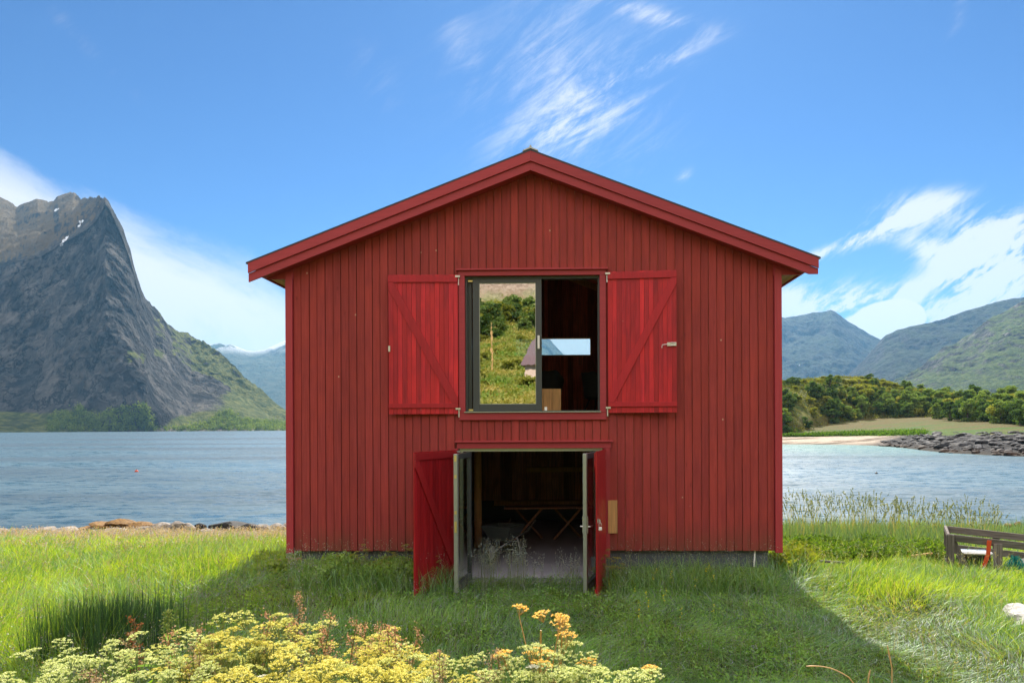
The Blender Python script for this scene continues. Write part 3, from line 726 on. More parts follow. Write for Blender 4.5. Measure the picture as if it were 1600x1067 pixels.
# roof slabs with metal sheet, ridge cap
OV = .235
for sx in (-1, 1):
    mb = MB()
    xo = HALF - .05
    pts = [(0.0 * sx, APX - .035), (sx * xo, roof_z(xo) - .035), (sx * xo, roof_z(xo) - .115), (0.0, APX - .115)]
    if sx > 0: pts = pts[::-1]
    mb.prism(pts, -OV + .03, HL + .2); mb.build('roof_deck', M_in, house)
    mb = MB()
    pts = [(0.002 * sx, APX + .014), (sx * (HALF + .03), roof_z(HALF + .03) + .014), (sx * (HALF + .03), roof_z(HALF + .03) - .012), (0.002 * sx, APX - .012)]
    if sx > 0: pts = pts[::-1]
    mb.prism(pts, -OV - .035, HL + .25)
    nrm = Vector((sx * SL, 0, 1)).normalized()
    for i in range(11):   # seams running up the slope
        y = .1 + i * .76
        mb.bar((sx * .1, y, roof_z(.1) + .03), (sx * (HALF + .02), y, roof_z(HALF + .02) + .03), .03, .03)
    mb.build('roof_sheet', M_roof, house)
mb = MB(); mb.prism([(-.13, APX - .026), (0, APX + .022), (.13, APX - .026), (.125, APX - .006), (.02, APX + .04), (.012, APX + .075), (-.012, APX + .075), (-.02, APX + .04), (-.125, APX - .006)], -OV - .045, HL + .26)
mb.build('ridge_cap', M_alu2, house)
# barge boards: upper and lower tier each side
for sx in (-1, 1):
    for (t0, t1, yy, ext, nm) in ((-.008, -.175, -OV - .03, 0, 'barge_board'), (-.176, -.318, -OV - .002, -.0, 'barge_board')):
        xo = HALF + ext
        pts = [(0, APX + t0), (sx * xo, roof_z(xo) + t0), (sx * xo, roof_z(xo) + t1), (0, APX + t1)]
        if nm and t0 < -.1 and sx > 0:   # right lower tier is cut level at its foot
            zc = roof_z(xo) + t1 + .055; xc = (APX + t1 - zc) / SL
            pts = [(0, APX + t0), (sx * xo, roof_z(xo) + t0), (sx * xo, zc), (sx * xc, zc), (0, APX + t1)]
        if sx > 0: pts = pts[::-1]
        MB().prism(pts, yy, yy + .028).build(nm, M_trimx, house, bevel=.003)
    # under the gable overhang
    pts = [(0, APX - .30), (sx * 4.44, roof_z(4.44) - .30), (sx * 4.44, roof_z(4.44) - .27), (0, APX - .27)]
    if sx > 0: pts = pts[::-1]
    MB().prism(pts, -OV + .028, .02).build('gable_soffit', M_trimx, house)
    # eaves: fascia, boxed soffit, front closing board
    a, b = sorted((sx * 4.44, sx * 4.47)); MB().box(a, b, -OV + .03, HL + .2, 5.0, roof_z(4.47) - .12).build('fascia', M_trim, house)
    mb = MB()
    for i in range(4):
        a, b = sorted((sx * (4.14 + i * .075), sx * (4.14 + i * .075 + .07))); mb.box(a, b, .0, HL + .15, 5.025, 5.04)
    mb.build('eaves_soffit', M_soff, house)
    a, b = sorted((sx * 4.0, sx * 4.438)); MB().prism([(a, 5.0), (b, 5.0), (b, roof_z(b) - .302), (a, roof_z(a) - .302)], -.03, -.005).build('closing_board', M_trim, house)
# window trim
def trim(mb, x0, x1, z0, z1, y0=-.05, y1=.02): mb.box(x0, x1, y0, y1, z0, z1)
mb = MB(); trim(mb, WX0 - .098, WX0 + .004, WZ0 - .0, WZ1 - .001); trim(mb, WX1 - .004, WX1 + .098, WZ0, WZ1 - .001)
trim(mb, WX0 - .1, WX1 + .1, WZ0 - .125, WZ0 - .002, -.048); trim(mb, WX0 - .1, WX1 + .1, WZ1, WZ1 + .085, -.052)
mb.build('window_trim', M_trimx, house, bevel=.003)
mb = MB(); mb.box(WX0 - .135, WX1 + .135, -.085, .0, WZ1 + .087, WZ1 + .115); mb.build('drip_cap', M_trimx, house, bevel=.003)
mb = MB(); mb.box(WX0 - .01, WX1 + .01, -.075, .1, WZ0 - .001, WZ0 + .014); mb.build('window_sill', M_alu2, house)
mb = MB(); trim(mb, DX0 - .02, DX1 + .12, DZ1, DZ1 + .10, -.052); mb.build('door_lintel', M_trimx, house, bevel=.003)
mb = MB(); mb.box(DX0 - .05, DX1 + .15, -.085, .0, DZ1 + .102, DZ1 + .128); mb.build('drip_cap', M_trimx, house, bevel=.003)
for a_, b_ in ((DX1 + .002, DX1 + .098), (DX0 - .07, DX0 - .002)): MB().box(a_, b_, -.05, .02, WB - .1, DZ1 - .002).build('door_trim', M_trim, house)
# door frame
mb = MB(); mb.box(DX0 + .02, DX0 + .075, .0, .12, -.03, DZ1 - .001); mb.box(DX1 - .075, DX1 - .02, .0, .12, -.03, DZ1 - .001); mb.box(DX0 + .076, DX1 - .076, .0, .12, DZ1 - .05, DZ1 - .001)
mb.build('door_frame', M_alu2, house)
# sliding window
fy = .02
win = MB(); WXa, WXb = WX0 + .004, WX1 - .004
win.box(WXa, WXa + .035, fy, fy + .11, WZ0 + .015, WZ1 - .002); win.box(WXb - .03, WXb, fy, fy + .11, WZ0 + .015, WZ1 - .002)
win.box(WXa + .036, WXb - .031, fy, fy + .11, WZ1 - .04, WZ1 - .002); win.box(WXa + .036, WXb - .031, fy, fy + .11, WZ0 + .015, WZ0 + .03)
win.box(WXa + .036, WXa + .10, fy + .06, fy + .10, WZ0 + .031, WZ1 - .041)
w_o = win.build('window_frame', M_alu, house)
sx0, sx1 = lx(739), lx(847)
gz0, gz1, gx0, gx1 = lz(631), lz(441), lx(749), lx(838)
mb = MB(); zs0, zs1 = WZ0 + .031, WZ1 - .041
mb.box(sx0, gx0, fy, fy + .055, zs0, zs1); mb.box(gx1, sx1, fy, fy + .055, zs0, zs1); mb.box(gx0 + .0005, gx1 - .0005, fy + .001, fy + .054, zs0, gz0); mb.box(gx0 + .0005, gx1 - .0005, fy + .001, fy + .054, gz1, zs1)
sash = mb.build('window_sash', M_alu, house, bevel=.003)
MB().box(gx0 - .005, gx1 + .005, fy + .024, fy + .03, gz0 - .005, gz1 + .005).build('pane', M_glass_r, sash)
mb = MB(); mb.box(gx0 + .0, gx0 + .009, fy + .012, fy + .023, gz0, gz1); mb.box(gx1 - .009, gx1, fy + .012, fy + .023, gz0, gz1); mb.box(gx0 + .0095, gx1 - .0095, fy + .012, fy + .023, gz0, gz0 + .009); mb.box(gx0 + .0095, gx1 - .0095, fy + .012, fy + .023, gz1 - .009, gz1)
mb.build('glazing_bead', M_alu2, sash)
hb = MB(); hb.box(lx(840.5), lx(844), fy - .035, fy - .0, lz(545), lz(524)); hb.build('handle', M_white, sash, bevel=.008)
for zz in (lz(640), lz(438)):
    MB().box(lx(732), lx(739), fy - .006, fy - .001, zz - .012, zz + .014).build('corner_guide', M_brass, w_o)
MB().box(lx(851), lx(855), fy - .01, fy + .04, WZ0 + .03, WZ0 + .09).build('stop_block', M_white, w_o)
# rear window
mb = MB(); t = .035
mb.box(RX0, RX1, HL - .16, HL, RZ1 - t, RZ1 - .001); mb.box(RX0, RX1, HL - .16, HL, RZ0 + .001, RZ0 + t); mb.box(RX0 + .001, RX0 + t, HL - .159, HL - .001, RZ0 + t, RZ1 - t); mb.box(RX1 - t, RX1 - .001, HL - .159, HL - .001, RZ0 + t, RZ1 - t)
rw = mb.build('rear_window', M_raw, house); MB().box(RX0 + t, RX1 - t, HL - .09, HL - .084, RZ0 + t, RZ1 - t).build('pane', M_glass, rw)
# rafters and a tie beam inside
mb = MB()
for i in range(7):
    y = .5 + i * 1.1
    for sx in (-1, 1): mb.bar((0, y, APX - .2), (sx * 4.0, y, roof_z(4.0) - .2), .06, .15)
mb.build('rafter', M_raw, house)

# --- shutters and plank doors
def leaf(name, w, z0, z1, sx, phi, pivot, label, nb=15, ledge_t=.085, ledge_b=.075, drop=.10, M_shut=M_shut, M_shutb=M_shutb):
    o = empty(name, (0, 0, 0)); o.parent = house
    o.location = pivot; o.rotation_euler = (0, 0, -sx * phi)      # sx=+1: hinged on its left edge
    o['label'] = label
    mb = MB(); bw = w / nb
    for i in range(nb):
        a, b = sorted((sx * i * bw, sx * ((i + 1) * bw - .0035)))
        mb.box(a, b, -.024 + random.uniform(0, .002), 0, z0, z1)
    mb.build('board', M_shut, o)
    def q(x0, x1, zz0, zz1, y=.022):
        a, b = sorted((sx * x0, sx * x1)); return MB().box(a, b, .0005, y, zz0, zz1)
    q(.004, w - .002, z1 - .125, z1 - .02).build('batten', M_shutb, o, bevel=.003)
    q(.004, w - .002, z0 + drop, z0 + drop + ledge_b).build('batten', M_shutb, o, bevel=.003)
    mb = MB(); za, zb = z0 + drop + ledge_b + .002, z1 - .127
    ww = .10
    pts = [(sx * .006, za), (sx * .10, za), (sx * (w - .004), zb - .10), (sx * (w - .004), zb), (sx * (w - .09), zb), (sx * .006, za + .10)]
    if sx < 0: pts = pts[::-1]
    mb.prism(pts, .0005, .021); mb.build('brace', M_shutb, o, bevel=.003)
    for zz in (z1 - .07, z0 + .045):
        hb = MB(); hb.tube([(-sx * .012, -.012, zz - .10), (-sx * .012, -.012, zz + .055)], .011, 8)
        a, b = sorted((-sx * .04, sx * .04)); hb.box(a, b, -.004, .026, zz + .025, zz + .055)
        hb.build('hinge', M_steel, o)
    return o
sh_l = leaf('shutter', 1.155, lz(646) , lz(429.5), 1, R(178.2), (WX0 - .11, -.062, 0), 'bright red braced shutter folded open left of the upper window')
sh_r = leaf('shutter', 1.125, lz(645.5), lz(427), -1, R(174.5), (WX1 + .13, -.062, 0), 'bright red braced shutter folded open right of the upper window')
def hasp(parent, sx, w, z):
    mb = MB(); a, b = sorted((sx * (w - .16), sx * (w - .01)))
    mb.box(a, b, .0225, .028, z - .03, z + .03); mb.tube([(sx * (w - .02), .035, z - .02), (sx * (w - .10), .04, z - .022), (sx * (w - .10), .04, z + .022), (sx * (w - .02), .035, z + .02)], .007, 6)
    mb.tube([(sx * (w - .15), .034, z), (sx * (w - .24), .034, z - .01), (sx * (w - .245), .034, z - .06)], .006, 6)
    mb.build('hasp', M_steel, parent)
hasp(sh_r, -1, 1.125, lz(541))
MB().box(1.15 - .03, 1.15, .0225, .03, lz(549), lz(540)).build('staple', M_steel, sh_l)
dl = leaf('plank_door', 1.19, -.12, DZ1 - .02, 1, R(114), (DX0 - .01, -.058, 0), 'red plank door swung out on the left of the doorway', drop=.12, M_shut=M_low, M_shutb=M_lowb)
dr = leaf('plank_door', 1.17, -.12, DZ1 - .02, -1, R(80), (DX1 + .01, -.058, 0), 'red plank door swung out edge-on at the right of the doorway', drop=.12, M_shut=M_low, M_shutb=M_lowb)
mb = MB(); mb.box(-1.16, -1.08, -.032, -.0245, 1.07, 1.13); mb.tube([(-1.10, -.05, 1.08), (-1.10, -.05, 1.12)], .012, 6); mb.build('hasp', M_steel, dr)
# glazed door leaves
def glass_leaf(w, sx, phi, pivot, label):
    o = empty('glazed_door', pivot); o.parent = house; o.rotation_euler = (0, 0, -sx * phi); o['label'] = label
    z0, z1 = -.025, DZ1 - .055; st = .085; y0, y1 = -.03, .03
    mb = MB()
    def bx(a, b, c, d): a, b = sorted((sx * a, sx * b)); mb.box(a, b, y0, y1, c, d)
    bx(.0, st, z0, z1); bx(st + .0005, w - st - .0005, z1 - st, z1 - .001); bx(st + .0005, w - st - .0005, z0 + .001, z0 + .12)
    mb.build('door_stile', M_alu, o)
    mb = MB(); bx(w - st, w, z0, z1); mb.build('lock_stile', M_alu2, o, bevel=.006)
    a, b = sorted((sx * (st - .004), sx * (w - st + .004))); MB().box(a, b, -.004, .002, z0 + .118, z1 - st + .004).build('pane', M_glass, o)
    return o
gl = glass_leaf(.99, 1, R(95), (DX0 + .19, -.005, 0), 'glazed door leaf folded out on the left of the doorway')
gr = glass_leaf(.99, -1, R(75.5), (DX1 - .10, -.005, 0), 'glazed door leaf folded out on the right of the doorway')
for zz, h in ((lz(683) - .35, .09), (1.73, .05), (1.18, .05), (.90, .17)): MB().box(.991, .996, -.018, .018, zz, zz + h).build('strike_plate', M_brass, gl)
mb = MB()
for s in (-1, 1):
    mb.box(-.965, -.935, s * .031 if s > 0 else s * .042, s * .042 if s > 0 else s * .031, .88, 1.14); mb.tube([(-.95, s * .04, .98), (-.95, s * .075, .98), (-.83, s * .08, .98)], .010, 8)
mb.build('handle', M_steel, gr, smooth=False)

# --- things fixed to or leaning in the house but not of it
mb = MB(); mb.box(1.252, 1.405, -.058, -.026, .74, 1.285)
for q in range(2): mb.lathe([(0.0, 0), (.005, 0)], 6, (1.33, -.06, 1.2), .2)
wb = mb.build('wooden_board', M_raw, None, bevel=.004); wb.matrix_world = house.matrix_world
wb.location = house.location; wb.rotation_euler = house.rotation_euler
tag(wb, 'bare pine board screwed upright to the red wall right of the doorway', 'board')
dw = Vector((DX1 + .01, -.058, 0)); ang = R(80)
c_, s_ = math.cos(ang), math.sin(ang)
pl = Vector((-1.13 * c_ - 0 , -1.13 * s_, 0)) + dw + Vector((.06, 0, 0))
lockp = house.matrix_basis @ Vector((pl.x, pl.y, 0))
lk = empty('padlock', (lockp.x, lockp.y, 1.02), R(10))
tag(lk, 'small steel padlock hanging open on the red plank door', 'padlock')
mb = MB(); mb.box(-.026, .026, -.012, .012, -.062, -.01); mb.build('lock_body', M_white, lk, bevel=.006)
mb = MB(); mb.tube([(-.017, 0, -.012), (-.017, 0, .035)] + [(-.017 * math.cos(t), 0, .035 + .02 * math.sin(t)) for t in (0.5, 1.1, 1.6, 2.1, 2.7)] + [(.017, 0, .035), (.017, 0, .01)], .004, 6); mb.build('shackle', M_steel, lk)

# --- furnishing seen through the openings
def hw(x, y, z): v_ = Matrix.Rotation(HROT, 4, 'Z') @ Vector((x, y, z)); return v_ + house.location
M_dark = flat_mat('dark_grey_felt', (.035, .045, .05), .85, 0, .2, 30, .2)
M_metal = flat_mat('painted_dark_steel', (.05, .05, .055), .4, .5, .2, 30, .1)
def armchair(loc, rz, label):
    o = empty('armchair', loc, rz); tag(o, label, 'armchair')
    P = []
    n, m_ = 17, 9                       # a curved shell: high back with wings dropping to the arms
    for i in range(n):
        a = -1.75 + 3.5 * i / (n - 1)
        row = []
        h = .40 * max(0, math.cos(a * .62)) ** .8 + .13 + .07 * math.exp(-((abs(a) - .75) / .25) ** 2)
        for j in range(m_):
            t = j / (m_ - 1); r = .25 + .08 * t
            row.append((r * math.sin(a), r * math.cos(a) * .95, .40 + h * t))
        P.append(row)
    P = np.array(P); sh = grid_np('seat_shell', P, M_dark, parent=o); so = sh.modifiers.new('thick', 'SOLIDIFY'); so.thickness = .035; sh.modifiers.new('s', 'SUBSURF').levels = 1
    mb = MB(); mb.lathe([(0, .36), (.2, .36), (.27, .39), (.28, .43), (.24, .47), (0, .48)], 20); mb.build('cushion', M_dark, o, smooth=True)
    for dx_, dy_ in ((-1, -1), (1, -1), (-1, 1), (1, 1)):
        MB().tube([(dx_ * .12, dy_ * .12, .37), (dx_ * .24, dy_ * .24, 0)], [.016, .010], 8).build('leg', M_metal, o)
    return o
armchair(hw(.18, 3.0, 2.735), R(170), 'dark winged armchair behind the wooden crate in the upper room')
armchair(hw(1.25, 3.3, 2.735), R(120), 'dark armchair at the right edge of the upper window')
def plank_box(loc, w, d, h, rz, label):
    o = empty('wooden_crate', loc, rz); tag(o, label, 'crate')
    for sy in (-1, 1):
        mb = MB(); n = 3
        for i in range(n): mb.box(-w / 2 + i * w / n, -w / 2 + (i + 1) * w / n - .006, sy * d / 2 - .012, sy * d / 2 + .012, 0, h)
        mb.build('side_board', M_raw, o)
    for sx_ in (-1, 1):
        a, b = sorted((sx_ * w / 2, sx_ * (w / 2 - .022))); MB().box(a, b, -d / 2 + .013, d / 2 - .013, 0, h - .001).build('end_board', M_raw, o)
    MB().box(-w / 2 + .024, w / 2 - .024, -d / 2 + .014, d / 2 - .014, h - .05, h - .03).build('lid', M_raw, o)
    return o
plank_box(hw(.22, .95, 2.735), .48, .4, .45, R(4), 'raw pine crate standing on the upper floor just inside the window')
# wheelbarrow
M_bar = flat_mat('scuffed_green_grey_tray', (.10, .12, .11), .55, .3, .3, 15, .3)
M_rub = flat_mat('black_rubber', (.02, .02, .02), .8, 0, .1, 30, .3)
wbz = empty('wheelbarrow', hw(-.62, 2.2, -.055), R(160)); tag(wbz, 'old wheelbarrow parked inside the open doorway', 'wheelbarrow')
mb = MB(); A_ = [(-.30, -.25, .62), (.30, -.25, .62), (.30, .55, .66), (-.30, .55, .66)]; B_ = [(-.2, -.1, .38), (.2, -.1, .38), (.17, .38, .36), (-.17, .38, .36)]
mb.add(A_ + B_, [(4, 7, 6, 5), (0, 1, 5, 4), (1, 2, 6, 5), (2, 3, 7, 6), (3, 0, 4, 7)]); tr = mb.build('tray', M_bar, wbz); tr.modifiers.new('t', 'SOLIDIFY').thickness = .012
for s in (-1, 1):
    MB().tube([(s * .05, .75, .2), (s * .17, .3, .34), (s * .26, -.5, .46), (s * .28, -.85, .62)], .016, 8).build('handle', M_steel, wbz)
    MB().tube([(s * .2, -.05, .38), (s * .24, -.2, .0)], .014, 8).build('leg', M_steel, wbz)
mb = MB(); n = 20
ring = [(0, .75 + .2 * math.cos(2 * math.pi * k / n), .2 + .2 * math.sin(2 * math.pi * k / n)) for k in range(n + 1)]
mb.tube(ring, .045, 8, caps=False); wh = mb.build('wheel', M_rub, wbz, smooth=True)
MB().tube([(-.03, .75, .2), (.03, .75, .2)], .13, 16).build('rim', M_steel, wh)
# trestle table
tb = empty('trestle_table', hw(.15, 4.3, -.055), R(3)); tag(tb, 'long wooden table on crossed legs at the back of the ground floor', 'table')
mb = MB()
for i in range(4): mb.box(-1.0, 1.0, -.36 + i * .18, -.36 + i * .18 + .172, .72, .75)
mb.build('tabletop', M_inlow, tb)
for xx in (-.45, .45):
    for s in (-1, 1): MB().bar((xx - .32 * s, -.1 * s, 0), (xx + .32 * s, -.1 * s, .715), .07, .045).build('leg', M_inlow, tb)
pst = MB(); pst.tube([(0, 0, 0), (.0, 0, 2.47)], [.085, .075], 14); p_ = pst.build('timber_post', M_raw, None, smooth=True); p_.location = hw(-1.32, 3.2, -.055)
tag(p_, 'round timber post holding up the floor inside the doorway on the left', 'post')
for k, (zz, lab) in enumerate(((1.28, 'long plank shelf across the back wall of the ground floor, upper one'), (.36, 'low plank rail along the back wall of the ground floor'))):
    b_ = MB().box(-1.4 if k else -.5, 2.4, 7.3, 7.5 + .1, zz, zz + .12).build('shelf_board', M_raw, None); b_.location = house.location; b_.rotation_euler = house.rotation_euler
    tag(b_, lab, 'shelf')
# lean stick at the right end of the foundation
stk = MB().tube([(0, 0, 0), (.11, .15, 1.1)], .014, 8).build('plastic_pipe', M_white, None); stk.location = hw(3.62, -.06, -.38)
tag(stk, 'thin pale pipe leaning on the foundation near the right corner', 'pipe')

# ================================================================ VEGETATION
def leaf_mat(name, tint=(1, 1, 1), trans=.5, rough=.5, tr_gain=(1.5, 1.45, .7), gloss=.06, dgain=(1, 1, 1)):
    m, g = mat_new(name)
    c = g.attr('col', 'Color'); c = g.mix(1.0, c, tint, 'MULTIPLY'); cd = g.mix(1.0, c, dgain, 'MULTIPLY')
    d = g.n('ShaderNodeBsdfDiffuse'); g.put(d.inputs[0], cd)
    t = g.n('ShaderNodeBsdfTranslucent'); g.put(t.inputs[0], g.mix(1.0, c, tr_gain, 'MULTIPLY'))
    mx = g.n('ShaderNodeMixShader'); mx.inputs[0].default_value = trans; g.put(mx.inputs[1], d.outputs[0]); g.put(mx.inputs[2], t.outputs[0])
    if gloss:
        gl = g.n('ShaderNodeBsdfGlossy'); gl.inputs['Roughness'].default_value = rough; gl.inputs[0].default_value = (1, 1, 1, 1)
        m2 = g.n('ShaderNodeMixShader'); m2.inputs[0].default_value = gloss; g.put(m2.inputs[1], mx.outputs[0]); g.put(m2.inputs[2], gl.outputs[0]); mx = m2
    return finish(m, g, mx.outputs[0])
M_grass = leaf_mat('grass_blades', trans=.5, dgain=(.85, 1.35, 2.5), tr_gain=(1.75, 1.6, .55))
M_foliage = leaf_mat('foliage', trans=.42, tr_gain=(1.4, 1.5, .6), gloss=.012, rough=.6, tint=(1.2, 1.22, 1.05))
M_flower = leaf_mat('flower_heads', trans=.4, tr_gain=(1.2, 1.15, .8), gloss=0)
M_stem = leaf_mat('plant_stem', trans=.25)
M_bark = wood_mat('grey_bark', (.13, .10, .08), knots=False)

def hsv_mix(a, b, t): a = np.array(a); b = np.array(b); return a[None] * (1 - t[:, None]) + b[None] * t[:, None]
def blades(name, X, Y, Zb, h, w, lean_dir, lean, col, mat, seg=3, parent=None):
    """upright tapering grass blades that bend over in their lean direction"""
    n = len(X)
    ang = rng.uniform(0, 2 * np.pi, n); ca, sa = np.cos(ang) * w / 2, np.sin(ang) * w / 2
    V = np.zeros((n, 2 * seg + 1, 3), np.float32)
    for k in range(seg + 1):
        t = k / seg
        bend = lean * h * t ** 2; zz = h * (t - .32 * np.minimum(lean, 1.6) * t ** 2.2)
        cx = X + np.cos(lean_dir) * bend; cy = Y + np.sin(lean_dir) * bend; cz = Zb + zz
        if k < seg:
            ww = 1 - .55 * t
            V[:, 2 * k] = np.stack([cx - ca * ww, cy - sa * ww, cz], -1); V[:, 2 * k + 1] = np.stack([cx + ca * ww, cy + sa * ww, cz], -1)
        else: V[:, 2 * k] = np.stack([cx, cy, cz], -1)
    base = (np.arange(n) * (2 * seg + 1))[:, None]
    lp = []; sizes = []
    for k in range(seg - 1): lp.append(np.concatenate([base + 2 * k, base + 2 * k + 1, base + 2 * k + 3, base + 2 * k + 2], 1)); sizes.append(4)
    lp.append(np.concatenate([base + 2 * seg - 2, base + 2 * seg - 1, base + 2 * seg], 1)); sizes.append(3)
    L = np.concatenate(lp, 1).ravel(); per = sum(sizes)
    st = (np.arange(n) * per)[:, None] + np.concatenate([[0], np.cumsum(sizes)[:-1]])[None]
    C = np.repeat(col[:, None], 2 * seg + 1, 1).reshape(-1, 3)
    return mesh_np(name, V.reshape(-1, 3), L, st.ravel(), mat, cols={'col': C}, parent=parent)
def leaf_quads(C, size, col, flat=0.0, aspect=.6):
    """loose leaf-sized faces; returns vertex, loop, start and colour arrays"""
    n = len(C)
    a = rng.normal(size=(n, 3)); a[:, 2] *= (1 - flat); a /= np.linalg.norm(a, axis=1)[:, None] + 1e-9
    b = rng.normal(size=(n, 3)); b[:, 2] *= (1 - flat); b -= a * (a * b).sum(1)[:, None]; b /= np.linalg.norm(b, axis=1)[:, None] + 1e-9
    size = np.broadcast_to(np.asarray(size, float), (n,))
    a = a * size[:, None] / 2; b = b * size[:, None] * aspect / 2
    V = np.stack([C - a, C + b, C + a, C - b], 1).reshape(-1, 3)
    return V, np.arange(4 * n), np.arange(n) * 4, np.repeat(col, 4, 0)
def quads_obj(name, C, size, col, mat, parent=None, flat=0.0, aspect=.6):
    V, L, S_, K = leaf_quads(C, size, col, flat, aspect)
    return mesh_np(name, V, L, S_, mat, cols={'col': K}, parent=parent)

# ---------------------------------------------------------------- bushes and small trees
def bush_proto(kind, seed):
    r_ = np.random.default_rng(seed)
    nb = {'birch': 22, 'bush': 16, 'dark': 18}[kind]; hh = {'birch': 1.0, 'bush': .72, 'dark': .95}[kind]
    cc = []; rr = []
    for i in range(nb):
        z = r_.uniform(.06, .92) * hh; rad = (.34 if kind != 'birch' else .27) * math.sin(min(1, (z / hh) * .72 + .28) * math.pi) ** .6
        a = r_.uniform(0, 6.28); d = rad * r_.uniform(.2, 1.05)
        cc.append((d * math.cos(a), d * math.sin(a), z)); rr.append(r_.uniform(.065, .17))
    pts = []; cl = []
    ca = {'birch': ((.07, .12, .03), (.23, .28, .10)), 'bush': ((.09, .12, .022), (.29, .27, .06)), 'dark': ((.03, .06, .018), (.10, .15, .05))}[kind]
    for c, r in zip(cc, rr):
        n = 105; d = r_.normal(size=(n, 3)); d /= np.linalg.norm(d, axis=1)[:, None]
        p = np.array(c) + d * (r * r_.uniform(.55, 1.1, n) ** .7)[:, None] * np.array([1.15, 1.15, .85])
        pts.append(p); t = np.clip(r_.uniform(0, 1) * .6 + r_.uniform(0, .4, n), 0, 1); cl.append(hsv_mix(ca[0], ca[1], t))
    P = np.concatenate(pts); K = np.concatenate(cl)
    return P, K, cc
def make_tree(kind, seed, name):
    o = empty(name)
    P, K, cc = bush_proto(kind, seed)
    cr = quads_obj('crown', P, rng.uniform(.045, .085, len(P)), K, M_foliage, o, aspect=.75)
    mb = MB(); mb.tube([(0, 0, -.06), (.01, 0, .3), (.0, .01, .6)], [.028, .018, .008], 6)
    for c in cc[::3]: mb.tube([(0, 0, .15), (c[0] * .5, c[1] * .5, c[2] * .7), c], [.012, .009, .004], 5)
    tr = mb.build('trunk', M_bark, o)
    return o
LAB = {'birch': 'pale green birch in the scrub on the headland across the bay', 'bush': 'rounded yellow green bush on the headland across the bay', 'dark': 'dark green tree in the scrub on the headland across the bay'}
protos = {k: [make_tree(k, s_ + 3 * i, n_) for i in range(3)] for k, s_, n_ in (('birch', 5, 'birch_tree'), ('bush', 50, 'bush'), ('dark', 90, 'dark_tree'))}
used_p = {}
def put_tree(kind, loc, h, label, group, wide=1.0):
    p = random.choice(protos[kind])
    sc = (h * wide * random.uniform(.9, 1.2), h * wide * random.uniform(.9, 1.2), h)
    if p.name not in used_p:
        used_p[p.name] = 1; p.location = loc; p.rotation_euler = (0, 0, random.uniform(0, 6.28)); p.scale = sc; o_ = p
    else: o_ = copy_tree(p, loc, random.uniform(0, 6.28), sc)
    tag(o_, label, {'birch': 'tree', 'bush': 'bush', 'dark': 'tree'}[kind], group)
    return o_
def hl_point(px, t):
    X, Z, H = headland(np.array([px]), np.array([t])); return (float(X[0]), float(Z[0]), float(H[0]) - .15)
def sow(n, px0, px1, t0, t1, kinds, h0, h1, wide=1.0):
    for i in range(n):
        k = random.choices([q[0] for q in kinds], [q[1] for q in kinds])[0]
        put_tree(k, hl_point(random.uniform(px0, px1), random.uniform(t0, t1)), random.uniform(h0, h1), LAB[k], {'birch': 'birches on the headland', 'bush': 'bushes on the headland', 'dark': 'dark trees on the headland'}[k], wide)
sow(26, 1195, 1305, 2.95, 3.45, (('dark', 7), ('bush', 2)), 3.2, 5.5, 1.2)
sow(20, 1225, 1335, 3.0, 3.3, (('bush', 4), ('birch', 2), ('dark', 2)), 2.4, 4.0, 1.25)
sow(34, 1345, 1470, 2.98, 3.22, (('birch', 6), ('dark', 3), ('bush', 2)), 4.0, 6.2, 1.1)
sow(26, 1360, 1520, 3.2, 3.6, (('bush', 4), ('birch', 3), ('dark', 2)), 2.6, 4.2, 1.2)
sow(62, 1455, 1660, 2.75, 3.5, (('birch', 6), ('dark', 3), ('bush', 3)), 4.0, 6.4, 1.1)
sow(26, 1545, 1760, 2.5, 3.0, (('birch', 6), ('dark', 3)), 3.6, 5.2, 1.1)
sow(16, 1560, 1640, 3.4, 4.0, (('birch', 4), ('dark', 3)), 4.5, 6.5, 1.1)
sow(95, 1200, 1520, 3.1, 3.75, (('bush', 5), ('dark', 2)), 1.6, 3.0, 1.6)
sow(45, 1230, 1560, 3.6, 4.0, (('bush', 5),), .9, 1.6, 2.0)
sow(70, 1320, 1560, 2.96, 3.35, (('birch', 4), ('dark', 4), ('bush', 3)), 3.2, 5.0, 1.25)
sow(50, 1500, 1720, 2.85, 3.6, (('birch', 5), ('dark', 4), ('bush', 2)), 4.0, 6.0, 1.2)
# low heath and juniper over the hill: nobody could count it
n = 5200
px_ = rng.uniform(1180, 1900, n); t_ = rng.uniform(2.95, 4.15, n)
X, Y, Z = headland(px_, t_)
keep = fbm(X / 14, Y / 14, 88, 3) > -.12
X, Y, Z = X[keep], Y[keep], Z[keep]; n = len(X)
C = np.repeat(np.stack([X, Y, Z], -1), 16, 0) + rng.normal(size=(n * 16, 3)) * np.array([.75, .75, .28]) + np.array([0, 0, .35])
tt = np.repeat(np.clip(.5 + fbm(X / 9, Y / 9, 90, 3) * 1.2, 0, 1), 16) * .7 + rng.uniform(0, .3, n * 16)
tag(quads_obj('heath', C, rng.uniform(.35, .7, n * 16), hsv_mix((.03, .055, .012), (.20, .175, .04), np.clip(tt, 0, 1)), M_foliage), 'low olive heath and juniper covering the headland hill', 'heath', kind='stuff')
# rank green growth along the top of the beach
n = 900; px_ = rng.uniform(1225, 1445, n); X, Y, Z = headland(px_, rng.uniform(2.0, 2.14, n))
C = np.repeat(np.stack([X, Y, Z], -1), 14, 0) + rng.normal(size=(n * 14, 3)) * np.array([.5, .4, .22]) + np.array([0, 0, .3])
tag(quads_obj('beach_grass', C, rng.uniform(.25, .5, n * 14), hsv_mix((.03, .07, .012), (.12, .20, .03), rng.uniform(0, 1, n * 14)), M_foliage), 'dark green growth along the top of the sand beach', 'beach grass', kind='stuff')
